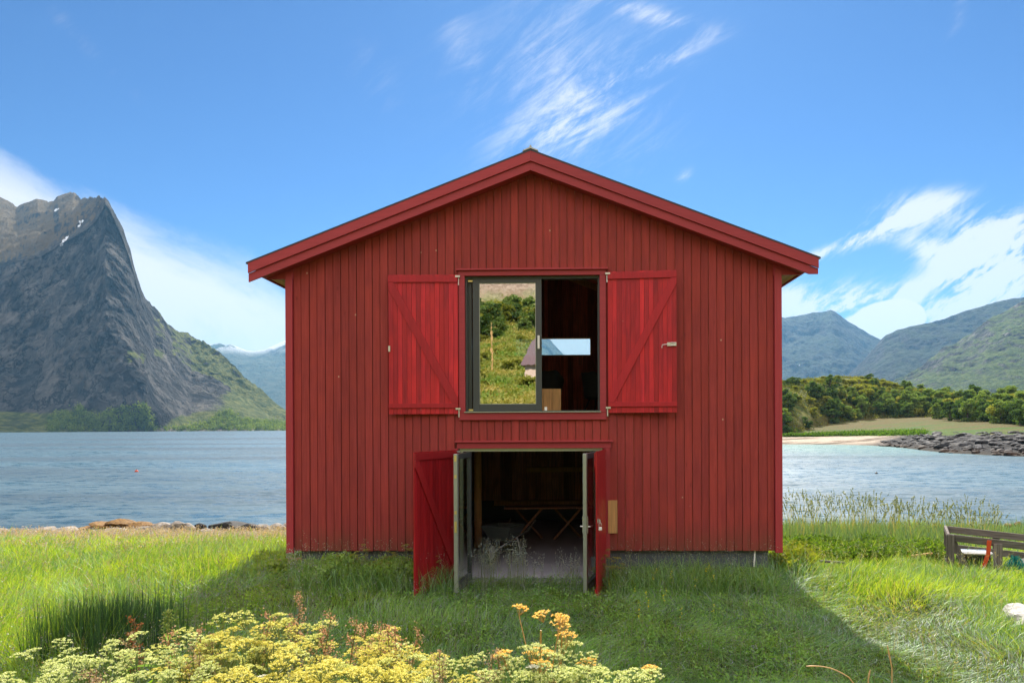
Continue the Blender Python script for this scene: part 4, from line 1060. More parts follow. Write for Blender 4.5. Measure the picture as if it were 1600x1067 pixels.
# birch wood at the foot of the great cliff
cp = CLIFF_PTS[::1]; cpx = CX + F * cp[:, 0] / cp[:, 1]; cpy = CY - F * (cp[:, 2] - CAMZ) / cp[:, 1]
tl = np.interp(cpx, [76, 78, 100, 125, 150, 175, 205, 228, 240, 245, 300, 330, 345, 360, 375, 447, 460], [672, 652, 640, 633, 648, 638, 634, 630, 662, 670, 664, 656, 642, 640, 652, 662, 672])
k = (cpx > 70) & (cpx < 470) & (cpy > tl) & (cpy < 671) & (cp[:, 1] < 1500)
idx = np.nonzero(k)[0]; idx = idx[rng.uniform(0, 1, len(idx)) < min(1, 1000 / max(1, len(idx)))]
P = cp[idx] + rng.normal(size=(len(idx), 3)) * np.array([2, 2, .3]) + np.array([0, -2, 2.0])
C = np.repeat(P, 34, 0) + rng.normal(size=(len(P) * 34, 3)) * np.array([2.0, 2.0, 2.4]) * np.repeat(rng.uniform(.6, 1.5, len(P)), 34)[:, None]
tt = np.repeat(rng.uniform(0, 1, len(P)), 34) * .75 + rng.uniform(0, .25, len(P) * 34)
tag(quads_obj('woodland', C, rng.uniform(1.6, 3.2, len(C)), hsv_mix((.03, .06, .012), (.20, .24, .05), tt), M_foliage), 'small birch wood along the shore at the foot of the great cliff', 'woodland', kind='stuff')

# ---------------------------------------------------------------- rocks
def rock_mat(name, a, b, c=None, sc=3.0):
    m, g = mat_new(name)
    geo = g.n('ShaderNodeNewGeometry'); p = geo.outputs['Position']
    n1 = g.noise(p, sc, 7, .7); n2 = g.noise(p, sc * 5, 4, .6)
    col = g.mix(g.ss(n1, .35, .65), a, b)
    if c: col = g.mix(g.ss(g.sep(p)[2], c[1], c[2]), c[0], col)
    return finish(m, g, principled(g, col, .75, .35, normal=g.bump(g.m('ADD', n1, g.m('MULTIPLY', n2, .3)), .7, .15 / sc)))
M_rock = rock_mat('grey_shore_rock', (.008, .008, .009), (.075, .073, .075), ((.05, .028, .014), -1.3, -.6), 1.6)
M_rock2 = rock_mat('pale_shore_rock', (.13, .11, .09), (.36, .31, .26), None, 3)
M_rockb = rock_mat('black_wet_rock', (.006, .006, .007), (.03, .028, .026), None, 4)
M_weed = rock_mat('brown_seaweed', (.10, .05, .012), (.28, .15, .035), None, 14)
def rock_mesh(seed, name='boulder', mat=M_rock, sub=3):
    import bmesh
    bm = bmesh.new(); bmesh.ops.create_icosphere(bm, subdivisions=sub, radius=1)
    rs = np.random.default_rng(seed)
    planes = rs.normal(size=(9, 3)); planes /= np.linalg.norm(planes, axis=1)[:, None]; d = rs.uniform(.55, .85, 9)
    co = np.array([v_.co[:] for v_ in bm.verts])
    for pl_, dd in zip(planes, d):
        e = co @ pl_ - dd; co = co - np.clip(e, 0, None)[:, None] * pl_[None] * .9
    co = co * (1 + .08 * fbm(co[:, 0] * 2 + seed, co[:, 1] * 2 + co[:, 2], seed, 3))[:, None]
    for v_, c in zip(bm.verts, co): v_.co = c
    me = bpy.data.meshes.new(name); bm.to_mesh(me); bm.free(); me.materials.append(mat)
    return me
rock_me = [rock_mesh(s_) for s_ in range(5)]
def put_rock(me, loc, s, label, group=None, name='boulder', rz=None, sc=None):
    o = bpy.data.objects.new(name, me); COL.objects.link(o); o.location = loc
    o.scale = sc or (s * random.uniform(.9, 1.5), s * random.uniform(.8, 1.1), s * random.uniform(.35, .6)); o.rotation_euler = (random.uniform(-.2, .2), random.uniform(-.2, .2), random.uniform(0, 6.28) if rz is None else rz)
    return tag(o, label, 'rock', group)
for i in range(286):
    px = 1372 + 250 * (random.random() ** .75); t = random.uniform(.98, 2.03)
    lim = np.interp(px, [1372, 1400, 1440, 1500], [1.25, 1.5, 1.9, 2.05])
    t = 1.0 + (t - 1) * (lim - .95); x, y, z = hl_point(px, t)
    put_rock(random.choice(rock_me), (x, y, z + .16), random.uniform(.26, .60) * (1 + 1.1 * (random.random() ** 3)), 'grey boulder in the rocky shore of the headland', 'boulders along the headland shore')
for px, t, s_ in ((1492, 1.5, 2.0), (1470, 1.75, 1.7), (1448, 1.8, 1.6), (1530, 1.72, 2.2), (1550, 1.6, 1.9), (1575, 1.8, 2.0), (1590, 1.4, 1.8), (1520, 1.9, 1.5), (1600, 1.75, 2.2), (1562, 1.15, 1.3)):
    x, y, z = hl_point(px, t); put_rock(rock_me[int(px) % 5], (x, y, z + .05), s_ * .6, 'grey boulder in the rocky shore of the headland', 'boulders along the headland shore')
# near shore, left of the house
rk2 = [rock_mesh(20 + s_, mat=M_rock2) for s_ in range(3)]; rkb = [rock_mesh(30 + s_, mat=M_rockb) for s_ in range(2)]; rkw = [rock_mesh(40 + s_, mat=M_weed, sub=4) for s_ in range(2)]
def shore_rock(px, py, w, h, me, label, group=None, Zd=26.0):
    p = at(px, py, Zd); put_rock(me, (p.x, p.y, p.z - h * Zd / F * .05), 1, label, group, rz=random.uniform(-.3, .3), sc=(w * Zd / F / 1.7, w * Zd / F / 2.4, h * Zd / F / 1.3))
shore_rock(357, 820, 66, 17, rkb[0], 'broad black wet boulder at the water left of the boathouse')
shore_rock(389, 823, 28, 13, rkb[1], 'smaller black boulder touching the broad black one', Zd=25.6)
shore_rock(311, 821, 18, 10, rkb[1], 'small black boulder left of the broad black one')
for px, py, w, h in ((160, 818, 40, 9), (190, 815, 46, 11), (215, 819, 40, 9), (140, 823, 36, 7), (238, 820, 30, 9)):
    shore_rock(px, py, w, h, random.choice(rkw), 'rock covered in orange brown seaweed on the near shore', 'seaweed covered rocks on the near shore', 26.6)
for px, py, w, h in ((60, 827, 60, 8), (100, 826, 46, 8), (20, 829, 50, 7), (175, 827, 50, 8), (225, 826, 34, 10), (252, 822, 36, 13), (275, 819, 30, 11), (292, 822, 26, 11), (270, 829, 50, 6), (335, 829, 40, 6), (412, 822, 24, 9), (432, 823, 30, 11), (450, 820, 24, 9), (205, 832, 60, 6), (-30, 828, 50, 9), (-80, 830, 60, 9)):
    shore_rock(px, py, w, h, random.choice(rk2), 'pale brown rock in the low bank of the near shore', 'pale rocks along the near shore', random.uniform(24.8, 26))
for k, (px, py) in enumerate(((1575, 824), (1592, 822), (1600, 840))):
    shore_rock(px, py, 14, 6, rkw[k % 2], 'clump of orange seaweed at the water edge behind the wooden frame', 'orange seaweed clumps by the right shore', 23.0)

# ---------------------------------------------------------------- grass
def in_house(X, Y, pad=0.0):
    c, s = math.cos(-HROT), math.sin(-HROT)
    x = (X + .30) * c - (Y - 11.4) * s; y = (X + .30) * s + (Y - 11.4) * c
    return (np.abs(x) < 4.0 + pad) & (y > .05 - pad) & (y < HL)
def sample_fan(n, y0, y1, p0, p1, pw=1.0):
    Y = y0 + (y1 - y0) * rng.uniform(0, 1, n) ** pw; px = rng.uniform(p0, p1, n)
    return (px - CX) / F * Y, Y
n = 430000
X, Y = sample_fan(n, 4.6, 26.8, -160, 1760, 1.12)
k = ~in_house(X, Y); X, Y = X[k], Y[k]
shore_y = np.where(X > 1, 26.4 - np.clip((X - 1) * .09, 0, 2.3), 26.4) + .5 * pn(X / 2, Y * 0, 4)
k = Y < shore_y - 3.2 * (X < 2) + .5 * pn(X / 1.1, Y * 0, 14); X, Y = X[k], Y[k]; n = len(X)
Z = ground_z(X, Y)
lxy = X + .3; dwall = np.where(np.abs(lxy) < 4.6, np.clip(11.35 - Y, 0, 20), 20)
pat = fbm(X / 1.6, Y / 1.6, 100, 4); pat2 = fbm(X / .5, Y / .5, 101, 3); pat3 = fbm(X / 4, Y / 4, 102, 3)
shade = sst(5.6, 3.6, np.abs(lxy)) * sst(11.6, 11.0, Y)                    # trodden, laid grass before the house
path = np.exp(-((X - (4.9 + .35 * np.sin(Y * 1.3)) - .12 * (Y - 7)) / .75) ** 2) * sst(10.8, 9.4, Y)     # worn track at the right
mown = np.exp(-((X + 4.9) / 1.0) ** 2) * sst(12.5, 11, Y) * sst(8.0, 9.0, Y)
h = .29 + .24 * pat + .10 * pat2 + .10 * sst(12, 16, Y) + .10 * sst(-4, -7, X)
h = h * (1 - .35 * shade) * (1 - .6 * path) * (1 - .4 * mown) + .24 * np.exp(-(dwall / .55) ** 2) * sst(1.2, 1.7, np.abs(lxy))
h = h * np.where(X < 2, 1 - .6 * sst(17.5, 20.5, Y), 1)
reedy = np.exp(-((X + 5.1) / .75) ** 2) * np.exp(-((Y - 7.6) / .35) ** 2)
h = np.clip(h + .5 * reedy, .07, .95) * rng.uniform(.55, 1.15, n) * np.where(rng.uniform(0, 1, n) < .04, 1.5, 1)
flow = 2.2 * np.pi * fbm(X / 2.2, Y / 2.2, 105, 3)
lean = np.clip(.25 + .9 * shade * (pat3 > -.35) + .7 * path + rng.uniform(-.1, .5, n), .03, 1.7) * (1 - .8 * np.clip(reedy, 0, 1))
ld = np.where(rng.uniform(0, 1, n) < .75, flow, rng.uniform(0, 6.28, n)) + rng.normal(size=n) * .5
w = (.0065 + .0010 * np.clip(Y - 6, 0, 14)) * rng.uniform(.7, 1.4, n)
t = np.clip(.5 + .85 * pat + rng.normal(size=n) * .33, 0, 1)
col = hsv_mix((.075, .17, .014), (.35, .43, .045), t)
dry = (rng.uniform(0, 1, n) < .05 + .5 * path + .10 * mown + .10 * shade + .12 * sst(19, 25, Y)); dc = hsv_mix((.36, .31, .17), (.24, .22, .10), rng.uniform(0, 1, n)); col = np.where(dry[:, None], dc, col)
thin = rng.uniform(0, 1, n) > .5 * path
gr_o = blades('grass', X[thin], Y[thin], Z[thin] - .01, h[thin], w[thin], ld[thin], lean[thin], col[thin], M_grass)
tag(gr_o, 'long green grass of the meadow round the boathouse', 'grass', kind='stuff')
# short undergrowth that closes the sward
n = 200000; X, Y = sample_fan(n, 4.6, 26.0, -160, 1760, 1.1); k = ~in_house(X, Y); X, Y = X[k], Y[k]; n = len(X)
Z = ground_z(X, Y)
tag(blades('undergrowth', X, Y, Z - .01, rng.uniform(.04, .13, n), .010 + .0012 * (Y - 5), rng.uniform(0, 6.28, n), rng.uniform(.2, 1.2, n), hsv_mix((.05, .10, .012), (.20, .25, .05), rng.uniform(0, 1, n)), M_grass, seg=2), 'short matted grass under the long blades', 'grass', kind='stuff')
# flowering grass: thin stems with brownish heads
def seed_grass(name, X, Y, h, head, colr, label, nq=9, lean0=.15, wst=.004, sz=.022, zb=None, spread=1.0):
    n = len(X); Z = ground_z(X, Y) if zb is None else zb
    ld = rng.uniform(0, 6.28, n); ln = lean0 * rng.uniform(.3, 1.8, n)
    tt = rng.uniform(0, 1, (n, nq)); s_ = 1 - head * tt
    bx = X[:, None] + np.cos(ld)[:, None] * (ln * h)[:, None] * s_ ** 2; by = Y[:, None] + np.sin(ld)[:, None] * (ln * h)[:, None] * s_ ** 2
    bz = Z[:, None] + h[:, None] * (s_ - .32 * ln[:, None] * s_ ** 2.2)
    C = np.stack([bx, by, bz], -1) + rng.normal(size=(n, nq, 3)) * (h[:, None, None] * head * np.array([.13 * spread, .13 * spread, .05]) * np.sin(np.pi * np.clip(tt, .05, .95))[..., None])
    col = hsv_mix(colr[0], colr[1], rng.uniform(0, 1, n * nq))
    V1, L1, S1, K1 = leaf_quads(C.reshape(-1, 3), sz * rng.uniform(.6, 1.4, n * nq), col, 0, .45)
    V = np.zeros((n, 5, 3))
    ang = rng.uniform(0, 3.14, n)
    for k_, t_ in enumerate((0, .55)):
        cx = X + np.cos(ld) * ln * h * t_ ** 2; cy = Y + np.sin(ld) * ln * h * t_ ** 2; cz = Z + h * (t_ - .32 * ln * t_ ** 2.2)
        V[:, 2 * k_] = np.stack([cx - np.cos(ang) * wst / 2, cy - np.sin(ang) * wst / 2, cz], -1); V[:, 2 * k_ + 1] = np.stack([cx + np.cos(ang) * wst / 2, cy + np.sin(ang) * wst / 2, cz], -1)
    V[:, 4] = np.stack([X + np.cos(ld) * ln * h, Y + np.sin(ld) * ln * h, Z + h * (1 - .32 * ln)], -1)
    b0 = (np.arange(n) * 5)[:, None]
    L2 = np.concatenate([b0, b0 + 1, b0 + 3, b0 + 2, b0 + 2, b0 + 3, b0 + 4], 1).ravel() + len(V1)
    S2 = ((np.arange(n) * 7)[:, None] + np.array([[0, 4]])).ravel() + len(L1)
    K2 = np.repeat(hsv_mix((.14, .17, .04), (.25, .20, .08), rng.uniform(0, 1, n)), 5, 0)
    o_ = mesh_np(name, np.concatenate([V1, V.reshape(-1, 3)]), np.concatenate([L1, L2]), np.concatenate([S1, S2]), M_grass, cols={'col': np.concatenate([K1, K2])})
    return tag(o_, label, 'grass', kind='stuff')
X, Y = sample_fan(9000, 14, 22.8, -160, 470, .7); k = (Y > 16 - 2.5 * pn(X / 3, Y / 3, 7)) ; X, Y = X[k], Y[k]
seed_grass('flowering_grass', X, Y, rng.uniform(.28, .5, len(X)), .35, ((.30, .18, .13), (.52, .37, .26)), 'reddish flowering grass near the shore left of the boathouse', sz=.034, wst=.007)
X, Y = sample_fan(1700, 5.2, 14, -100, 500, 1); seed_grass('flowering_grass', X, Y, rng.uniform(.4, .65, len(X)), .35, ((.20, .14, .08), (.34, .27, .15)), 'thin brownish flowering grass in the left meadow', sz=.02)
X, Y = sample_fan(800, 6.5, 11.2, 480, 1250, 1); seed_grass('flowering_grass', X, Y, rng.uniform(.38, .6, len(X)), .4, ((.20, .15, .11), (.32, .25, .17)), 'thin flowering grass in the shade before the boathouse', sz=.016)
X, Y = sample_fan(1300, 6.0, 19, 1230, 1760, 1); k = (np.abs(X - 5.2) > .8) | (Y > 10); seed_grass('flowering_grass', X[k], Y[k], rng.uniform(.35, .6, k.sum()), .35, ((.22, .20, .08), (.38, .32, .16)), 'thin flowering grass right of the boathouse', sz=.02)
# two tall tufts in the doorway and the rest of that fringe
cx_ = np.concatenate([np.full(60, (763 - CX) / F * 10.7), np.full(52, (803 - CX) / F * 10.6), np.full(14, (900 - CX) / F * 10.6), np.full(12, (835 - CX) / F * 10.8), np.full(12, (882 - CX) / F * 10.7), np.full(22, (468 - CX) / F * 11.0)])
X = cx_ + rng.normal(size=len(cx_)) * .10; Y = 10.75 + rng.normal(size=len(cx_)) * .12
seed_grass('tall_tuft', X, Y, np.concatenate([rng.uniform(.65, .95, 112), rng.uniform(.5, .78, 60)]), .45, ((.26, .22, .12), (.44, .37, .23)), 'tall pale flowering grass growing in front of the open doorway', nq=20, lean0=.10, sz=.021, spread=.7)
X, Y = sample_fan(420, 10.6, 11.25, 470, 1210, 1); k = (np.abs(X + .33) > 1.25); seed_grass('flowering_grass', X[k], Y[k], rng.uniform(.42, .85, k.sum()), .4, ((.24, .20, .11), (.42, .36, .22)), 'taller flowering grass straggling along the foundation', sz=.018, lean0=.2)
n = 5200; X, Y = sample_fan(n, 10.3, 11.2, 460, 1215, 1); k = (np.abs(X + .33) > 1.2); X, Y = X[k], Y[k]; n = len(X)
tag(blades('wall_grass', X, Y, ground_z(X, Y), rng.uniform(.25, .62, n), .009 * rng.uniform(.6, 1.4, n), rng.uniform(0, 6.28, n), rng.uniform(.1, .9, n), hsv_mix((.07, .16, .02), (.30, .38, .07), rng.uniform(0, 1, n)), M_grass), 'ragged taller grass along the foot of the red wall', 'grass', kind='stuff')
# lyme grass against the bay
n = 430; X, Y = sample_fan(n, 18.5, 23.3, 1226, 1562, 1); h = rng.uniform(.85, 1.5, n) * (1 - .2 * (X > 10.5)) + np.clip(-.85 - ground_z(X, Y), -.2, .4)
seed_grass('lyme_grass', X, Y, h, .17, ((.10, .13, .05), (.26, .25, .13)), 'tall lyme grass with pale spikes standing against the bay', nq=20, lean0=.22, wst=.015, sz=.055, spread=.12)
n = 5000; X, Y = sample_fan(n, 17.5, 23.6, 1222, 1610, 1); Z = ground_z(X, Y)
tag(blades('lyme_leaves', X, Y, Z, rng.uniform(.5, 1.0, n), .02 * rng.uniform(.6, 1.3, n), rng.uniform(0, 6.28, n), rng.uniform(.05, .5, n), hsv_mix((.06, .12, .04), (.15, .21, .07), rng.uniform(0, 1, n)), M_grass), 'upright blue green lyme grass leaves along the bay shore', 'grass', kind='stuff')
n = 1500; X = rng.normal(size=n) * .33 + (168 - CX) / F * 7.7; Y = 7.7 + rng.normal(size=n) * .22; Z = ground_z(X, Y)
tag(blades('reeds', X, Y, Z, rng.uniform(.55, .85, n), .012 * rng.uniform(.6, 1.3, n), rng.uniform(0, 6.28, n), rng.uniform(.0, .12, n), hsv_mix((.015, .05, .012), (.07, .14, .02), rng.uniform(0, 1, n))  , M_grass), 'shade-darkened upright reeds in a clump at the left edge of the shadow', 'reeds', kind='stuff')  # blades coloured darker to give the clump a shaded look
# leafy weeds: right of the house, and by its left corner
def weeds(name, n, fan, hmax, label, col=((.04, .09, .014), (.15, .21, .035)), size=.085):
    X, Y = sample_fan(n, *fan); k = ~in_house(X, Y, .12); X, Y = X[k], Y[k]
    hh = hmax * np.clip(.62 + .6 * fbm(X / .8, Y / .8, 140, 3), .2, 1.1); m_ = 34
    Z = ground_z(X, Y); f = rng.uniform(.1, 1, (len(X), m_))
    C = np.stack([X[:, None] + rng.normal(size=f.shape) * .09, Y[:, None] + rng.normal(size=f.shape) * .09, Z[:, None] + hh[:, None] * f], -1).reshape(-1, 3)
    t = np.repeat(rng.uniform(0, .6, len(X)), m_) + rng.uniform(0, .4, len(C))
    return tag(quads_obj(name, C, size * rng.uniform(.5, 1.3, len(C)), hsv_mix(col[0], col[1], t), M_foliage, aspect=.5), label, 'weeds', kind='stuff')
weeds('weeds', 1500, (13.5, 18.5, 1222, 1475, 1), .62, 'leafy green weeds crowding the bank right of the boathouse')
weeds('weeds', 420, (11.7, 14.5, 1212, 1262, 1), .62, 'yellow green weeds at the right corner of the boathouse', ((.10, .14, .02), (.26, .25, .04)))
weeds('weeds', 260, (11.3, 13.0, 405, 462, 1), .5, 'leafy weeds at the left corner of the boathouse, coloured light as if sunlit', ((.14, .22, .04), (.34, .38, .08)))  # colour lightened to put sunlight on this shaded corner
weeds('weeds', 330, (10.75, 11.3, 480, 655, 1), .62, 'shaded weeds along the left half of the foundation', ((.12, .22, .06), (.30, .40, .12)), .07)
weeds('weeds', 120, (10.6, 11.3, 935, 1200, 1), .40, 'low shaded weeds along the right half of the foundation', ((.12, .22, .06), (.26, .34, .10)), .06)
weeds('weeds', 1100, (6.0, 21, -120, 440, 1), .30, 'scattered leafy weeds in the left meadow', ((.10, .20, .03), (.32, .42, .08)), .05)
weeds('weeds', 420, (6.6, 10.8, 470, 1260, 1), .26, 'scattered leafy weeds in the shaded grass', ((.10, .22, .05), (.26, .38, .11)), .045)
weeds('weeds', 420, (4.2, 5.6, -120, 420, 1), .45, 'dark leafy weeds under the flowers at the bottom left', ((.03, .07, .015), (.08, .13, .03)), .07)

# ================================================================ FOREGROUND FLOWERS AND LOOSE THINGS
def umbel_arrays(c, r_, colr, seed, dense=16, tilt=.25):
    """one flat-topped umbel: rays to umbellets of tiny florets"""
    rs = np.random.default_rng(seed); n = dense; P = []; rays = []
    up = np.array([rs.normal() * tilt, rs.normal() * tilt, 1.0]); up /= np.linalg.norm(up)
    ax = np.cross(up, [0, 1, .2]); ax /= np.linalg.norm(ax); ay = np.cross(up, ax)
    for i in range(n):
        rad = r_ * math.sqrt((i + .5) / n); a = i * 2.39996 + rs.uniform(-.2, .2)
        q = np.array(c) + ax * rad * math.cos(a) + ay * rad * math.sin(a) + up * (.38 * r_ * (1 - (rad / r_) ** 2))
        rays.append(q); m_ = 15
        P.append(q + rs.normal(size=(m_, 3)) * np.array([1, 1, .45]) * r_ * .085)
    P = np.concatenate(P); K = hsv_mix(colr[0], colr[1], rs.uniform(0, 1, len(P)))
    return P, K, rays, np.array(c) - up * r_ * .85
def ribbon_tube(mb, pts, r0, r1):
    n = len(pts); mb.tube(pts, [r0 + (r1 - r0) * i / (n - 1) for i in range(n)], 5)
def set_col(o, c):
    at_ = o.data.attributes.new('col', 'FLOAT_COLOR', 'POINT'); n = len(o.data.vertices)
    a = np.ones((n, 4), np.float32); a[:, :3] = c; at_.data.foreach_set('color', a.ravel())
def umbellifer(name, seed, H, n_umb, r_, colr, stemc, spread=.22, leafy=True):
    rs = np.random.default_rng(seed); o = empty(name); mb = MB()
    top = np.array([rs.normal() * .05, rs.normal() * .05, H]); ribbon_tube(mb, [(0, 0, -.15), tuple(top * .35), tuple(top * .7), tuple(top * np.array([1, 1, .93]))], .0075, .004)
    ends = [top] + [np.array([math.cos(i * 2.4 + seed) * spread * rs.uniform(.5, 1.2), math.sin(i * 2.4 + seed) * spread * rs.uniform(.5, 1.2), H * rs.uniform(.74, .99)]) for i in range(n_umb - 1)]
    heads = []
    for i, e in enumerate(ends):
        P, K, rays, base = umbel_arrays(e, r_ * rs.uniform(.75, 1.15), colr, seed * 31 + i, 16)
        if i: st = np.array([top[0] * .6, top[1] * .6, H * rs.uniform(.42, .7)]); ribbon_tube(mb, [tuple(st), tuple(st * .45 + base * .55 + np.array([0, 0, -.02])), tuple(base)], .004, .0025)
        heads.append((P, K))
        for q in rays[::2]: mb.tube([tuple(base), tuple(q)], .0014, 3, caps=False)
    stm = mb.build('stem', M_stem, o); set_col(stm, stemc)
    for P, K in heads: quads_obj('flower_head', P, r_ * .17, K, M_flower, o, flat=.4, aspect=.8)
    if leafy:
        C = []
        for i in range(6):
            a = rs.uniform(0, 6.28); b0 = np.array([0, 0, H * rs.uniform(.15, .6)])
            for j in range(26):
                f = j / 26; C.append(b0 + np.array([math.cos(a), math.sin(a), .25 - .5 * f]) * f * .26 + rs.normal(size=3) * np.array([.04, .04, .02]) * (1 - f * .3))
        C = np.array(C); quads_obj('leaves', C, rs.uniform(.03, .06, len(C)), hsv_mix((.07, .13, .02), (.16, .22, .04), rs.uniform(0, 1, len(C))), M_foliage, o, aspect=.4)
    return o
YEL = ((.48, .46, .08), (.95, .88, .34)); PALE = ((.40, .48, .15), (.85, .88, .50)); GOLD = ((.80, .46, .08), (1.0, .86, .40))
YEL2 = ((.40, .44, .10), (.86, .86, .38))
pro_y = [umbellifer('yellow_umbel_plant', 60 + i, 1.0, 6, .054, (YEL, YEL2, YEL)[i], (.20, .24, .05)) for i in range(3)]
pro_p = [umbellifer('pale_umbel_plant', 80 + i, 1.0, 6, .058, PALE, (.16, .24, .06)) for i in range(3)]
gold = umbellifer('golden_umbel_plant', 107, 1.0, 7, .05, GOLD, (.45, .28, .08), .17, leafy=False)
firsts = set()
def plant(protos_, px, py, Y, label, cat, group=None, sc=None):
    p = random.choice(protos_); top = at(px, py, Y); sc = sc or random.uniform(.85, 1.12)
    loc = (top.x, top.y, top.z - 1.0 * sc); rz = random.uniform(0, 6.28)
    if p.name not in firsts: firsts.add(p.name); p.location = loc; p.rotation_euler = (0, 0, rz); p.scale = (sc,) * 3; o_ = p
    else: o_ = copy_tree(p, loc, rz, sc)
    return tag(o_, label, cat, group)
yl = 'yellow flowering umbel plant in the dense bank of them at the bottom of the picture'
edge_y = lambda px: np.interp(px, [310, 350, 385, 430, 450, 520, 600, 650, 700, 720], [1022, 985, 972, 962, 990, 1000, 1000, 1012, 1032, 1050])
for i in range(48):
    px = random.uniform(300, 705); d = random.random(); py = edge_y(px) + d * 84 - 8 * (random.random() < .25); plant(pro_y, px, py, 3.7 - 1.1 * d + random.uniform(-.1, .1), yl, 'flower', 'yellow umbel plants in the foreground bank')
for px, py, Y in ((446, 962, 3.5), (395, 975, 3.5), (415, 982, 3.4), (632, 1010, 3.3), (345, 1000, 3.4), (318, 1018, 3.4), (560, 995, 3.5), (505, 990, 3.5)):
    plant(pro_y, px, py, Y, yl, 'flower', 'yellow umbel plants in the foreground bank')
pl = 'pale green umbel plant among the grass at the bottom of the picture'
for px, py, Y in [(random.uniform(-60, 300), random.uniform(1028, 1078), random.uniform(2.9, 3.5)) for _ in range(12)] + [(205, 995, 3.5), (180, 1018, 3.4), (110, 1000, 3.8), (40, 1018, 3.6), (315, 995, 3.4),
        (668, 1028, 3.2), (690, 1040, 3.2), (855, 1012, 3.1), (838, 1025, 3.1), (880, 1030, 3.1), (805, 1032, 3.1), (870, 1046, 3.0), (845, 1055, 3.0), (795, 1046, 3.0), (900, 1052, 3.0), (915, 1058, 3.0), (955, 1050, 3.1), (975, 1058, 3.0), (1000, 1052, 3.1), (1012, 1058, 3.0), (940, 1062, 2.9), (765, 1060, 2.9)]:
    plant(pro_p, px, py, Y, pl, 'flower', 'pale umbel plants in the foreground', random.uniform(.8, 1.0))
o_ = gold; tp = at(838, 952, 3.25); o_.location = (tp.x, tp.y, tp.z - 1.0); tag(o_, 'tall golden umbel plant standing above the pale ones in front of the doorway', 'flower')
g3 = umbellifer('golden_umbel_plant', 171, 1.0, 5, .048, GOLD, (.45, .28, .08), .14, leafy=False); tp = at(866, 968, 3.3); g3.location = (tp.x, tp.y, tp.z - 1.0); tag(g3, 'shorter golden umbel plant just right of the tall golden one', 'flower')
g2 = umbellifer('golden_umbel_plant', 131, 1.0, 3, .04, GOLD, (.45, .28, .08), .08, leafy=False); tp = at(1018, 1052, 3.1); g2.location = (tp.x, tp.y, tp.z - 1.0); tag(g2, 'small golden umbel plant low at the bottom, right of the pale ones', 'flower')
# shaded umbel plants by the wall
wl = 'yellow green angelica growing against the foundation of the boathouse'
pro_w = [umbellifer('angelica', 140 + i, 1.0, 6, .07, ((.26, .27, .06), (.42, .38, .12)), (.14, .18, .05), .25) for i in range(2)]
for px, py in ((560, 850), (578, 866), (600, 862), (628, 850), (648, 858), (612, 876), (520, 868), (505, 880), (638, 872), (672, 868), (545, 880), (590, 882), (566, 872)):
    plant(pro_w, px, py, random.uniform(10.75, 11.15), wl, 'plant', 'angelica along the left foundation', random.uniform(.6, .8))
for px, py in ((950, 858), (962, 876), (940, 872)):
    plant(pro_w, px, py, 10.75, 'yellow green angelica growing beside the right plank door', 'plant', 'angelica beside the right plank door', .75)
# rust red docks and dry flower stalks
def dock(name, seed, colr, H=1.0, wd=.035, nn=240):
    rs = np.random.default_rng(seed); o = empty(name); mb = MB(); C = []
    lean = np.array([rs.normal() * .10, rs.normal() * .06, 0]); mb.tube([(0, 0, -.2), tuple(lean * .5 + np.array([0, 0, H * .5])), tuple(lean + np.array([0, 0, H]))], [.005, .004, .002], 5)
    for b in range(7):
        z = H * (.62 + .055 * b); a = b * 2.4 + seed; L = .13 * (1 - b * .1)
        st = lean * (z / H) + np.array([0, 0, z]); en = st + np.array([math.cos(a) * L * .6, math.sin(a) * L * .6, L])
        mb.tube([tuple(st), tuple(en)], .0016, 3, caps=False)
        for j in range(nn // 7): f = rs.uniform(.25, 1.05); C.append(st + (en - st) * f + rs.normal(size=3) * wd * .38)
    C = np.array(C); stm = mb.build('stem', M_stem, o); set_col(stm, (.22, .12, .05))
    quads_obj('seed_head', C, rs.uniform(.009, .016, len(C)), hsv_mix(colr[0], colr[1], rs.uniform(0, 1, len(C))), M_flower, o); return o
RUST = ((.42, .20, .12), (.72, .46, .32)); DRY = ((.30, .20, .13), (.60, .45, .30))
pro_d = [dock('sorrel', 200 + i, RUST) for i in range(3)]; pro_t = [dock('dry_flower_stalk', 220 + i, DRY) for i in range(2)]
for px, py, Y in ((308, 968, 3.5), (376, 964, 3.5), (468, 955, 3.5), (445, 935, 3.7), (515, 962, 3.5), (556, 984, 3.4), (582, 984, 3.4), (615, 975, 3.4), (625, 978, 3.4), (478, 975, 3.5), (540, 970, 3.6), (604, 978, 3.5), (362, 968, 3.6)):
    plant(pro_d, px, py, Y, 'rust red sorrel stalk rising behind the yellow umbel plants', 'flower', 'sorrel stalks behind the yellow flowers', .85)
for px, py, Y in ((690, 1018, 3.2), (700, 1030, 3.2), (685, 1045, 3.1), (768, 1012, 3.2), (758, 1022, 3.2), (142, 1040, 3.1), (115, 1050, 3.0), (150, 1052, 3.0), (215, 985, 3.6), (290, 1000, 3.4), (300, 1020, 3.3), (330, 1000, 3.4), (745, 1046, 3.1)):
    plant(pro_t, px, py, Y, 'dry beige flower stalk among the foreground plants', 'flower', 'dry flower stalks in the foreground', .8)
dk = dock('dock', 240, ((.20, .07, .03), (.38, .15, .07)), wd=.028, nn=420); tp = at(201, 962, 4.4); dk.location = (tp.x, tp.y, tp.z - 1.0); tag(dk, 'dark red dock spike standing before the tall shade-darkened reeds at the left', 'plant')
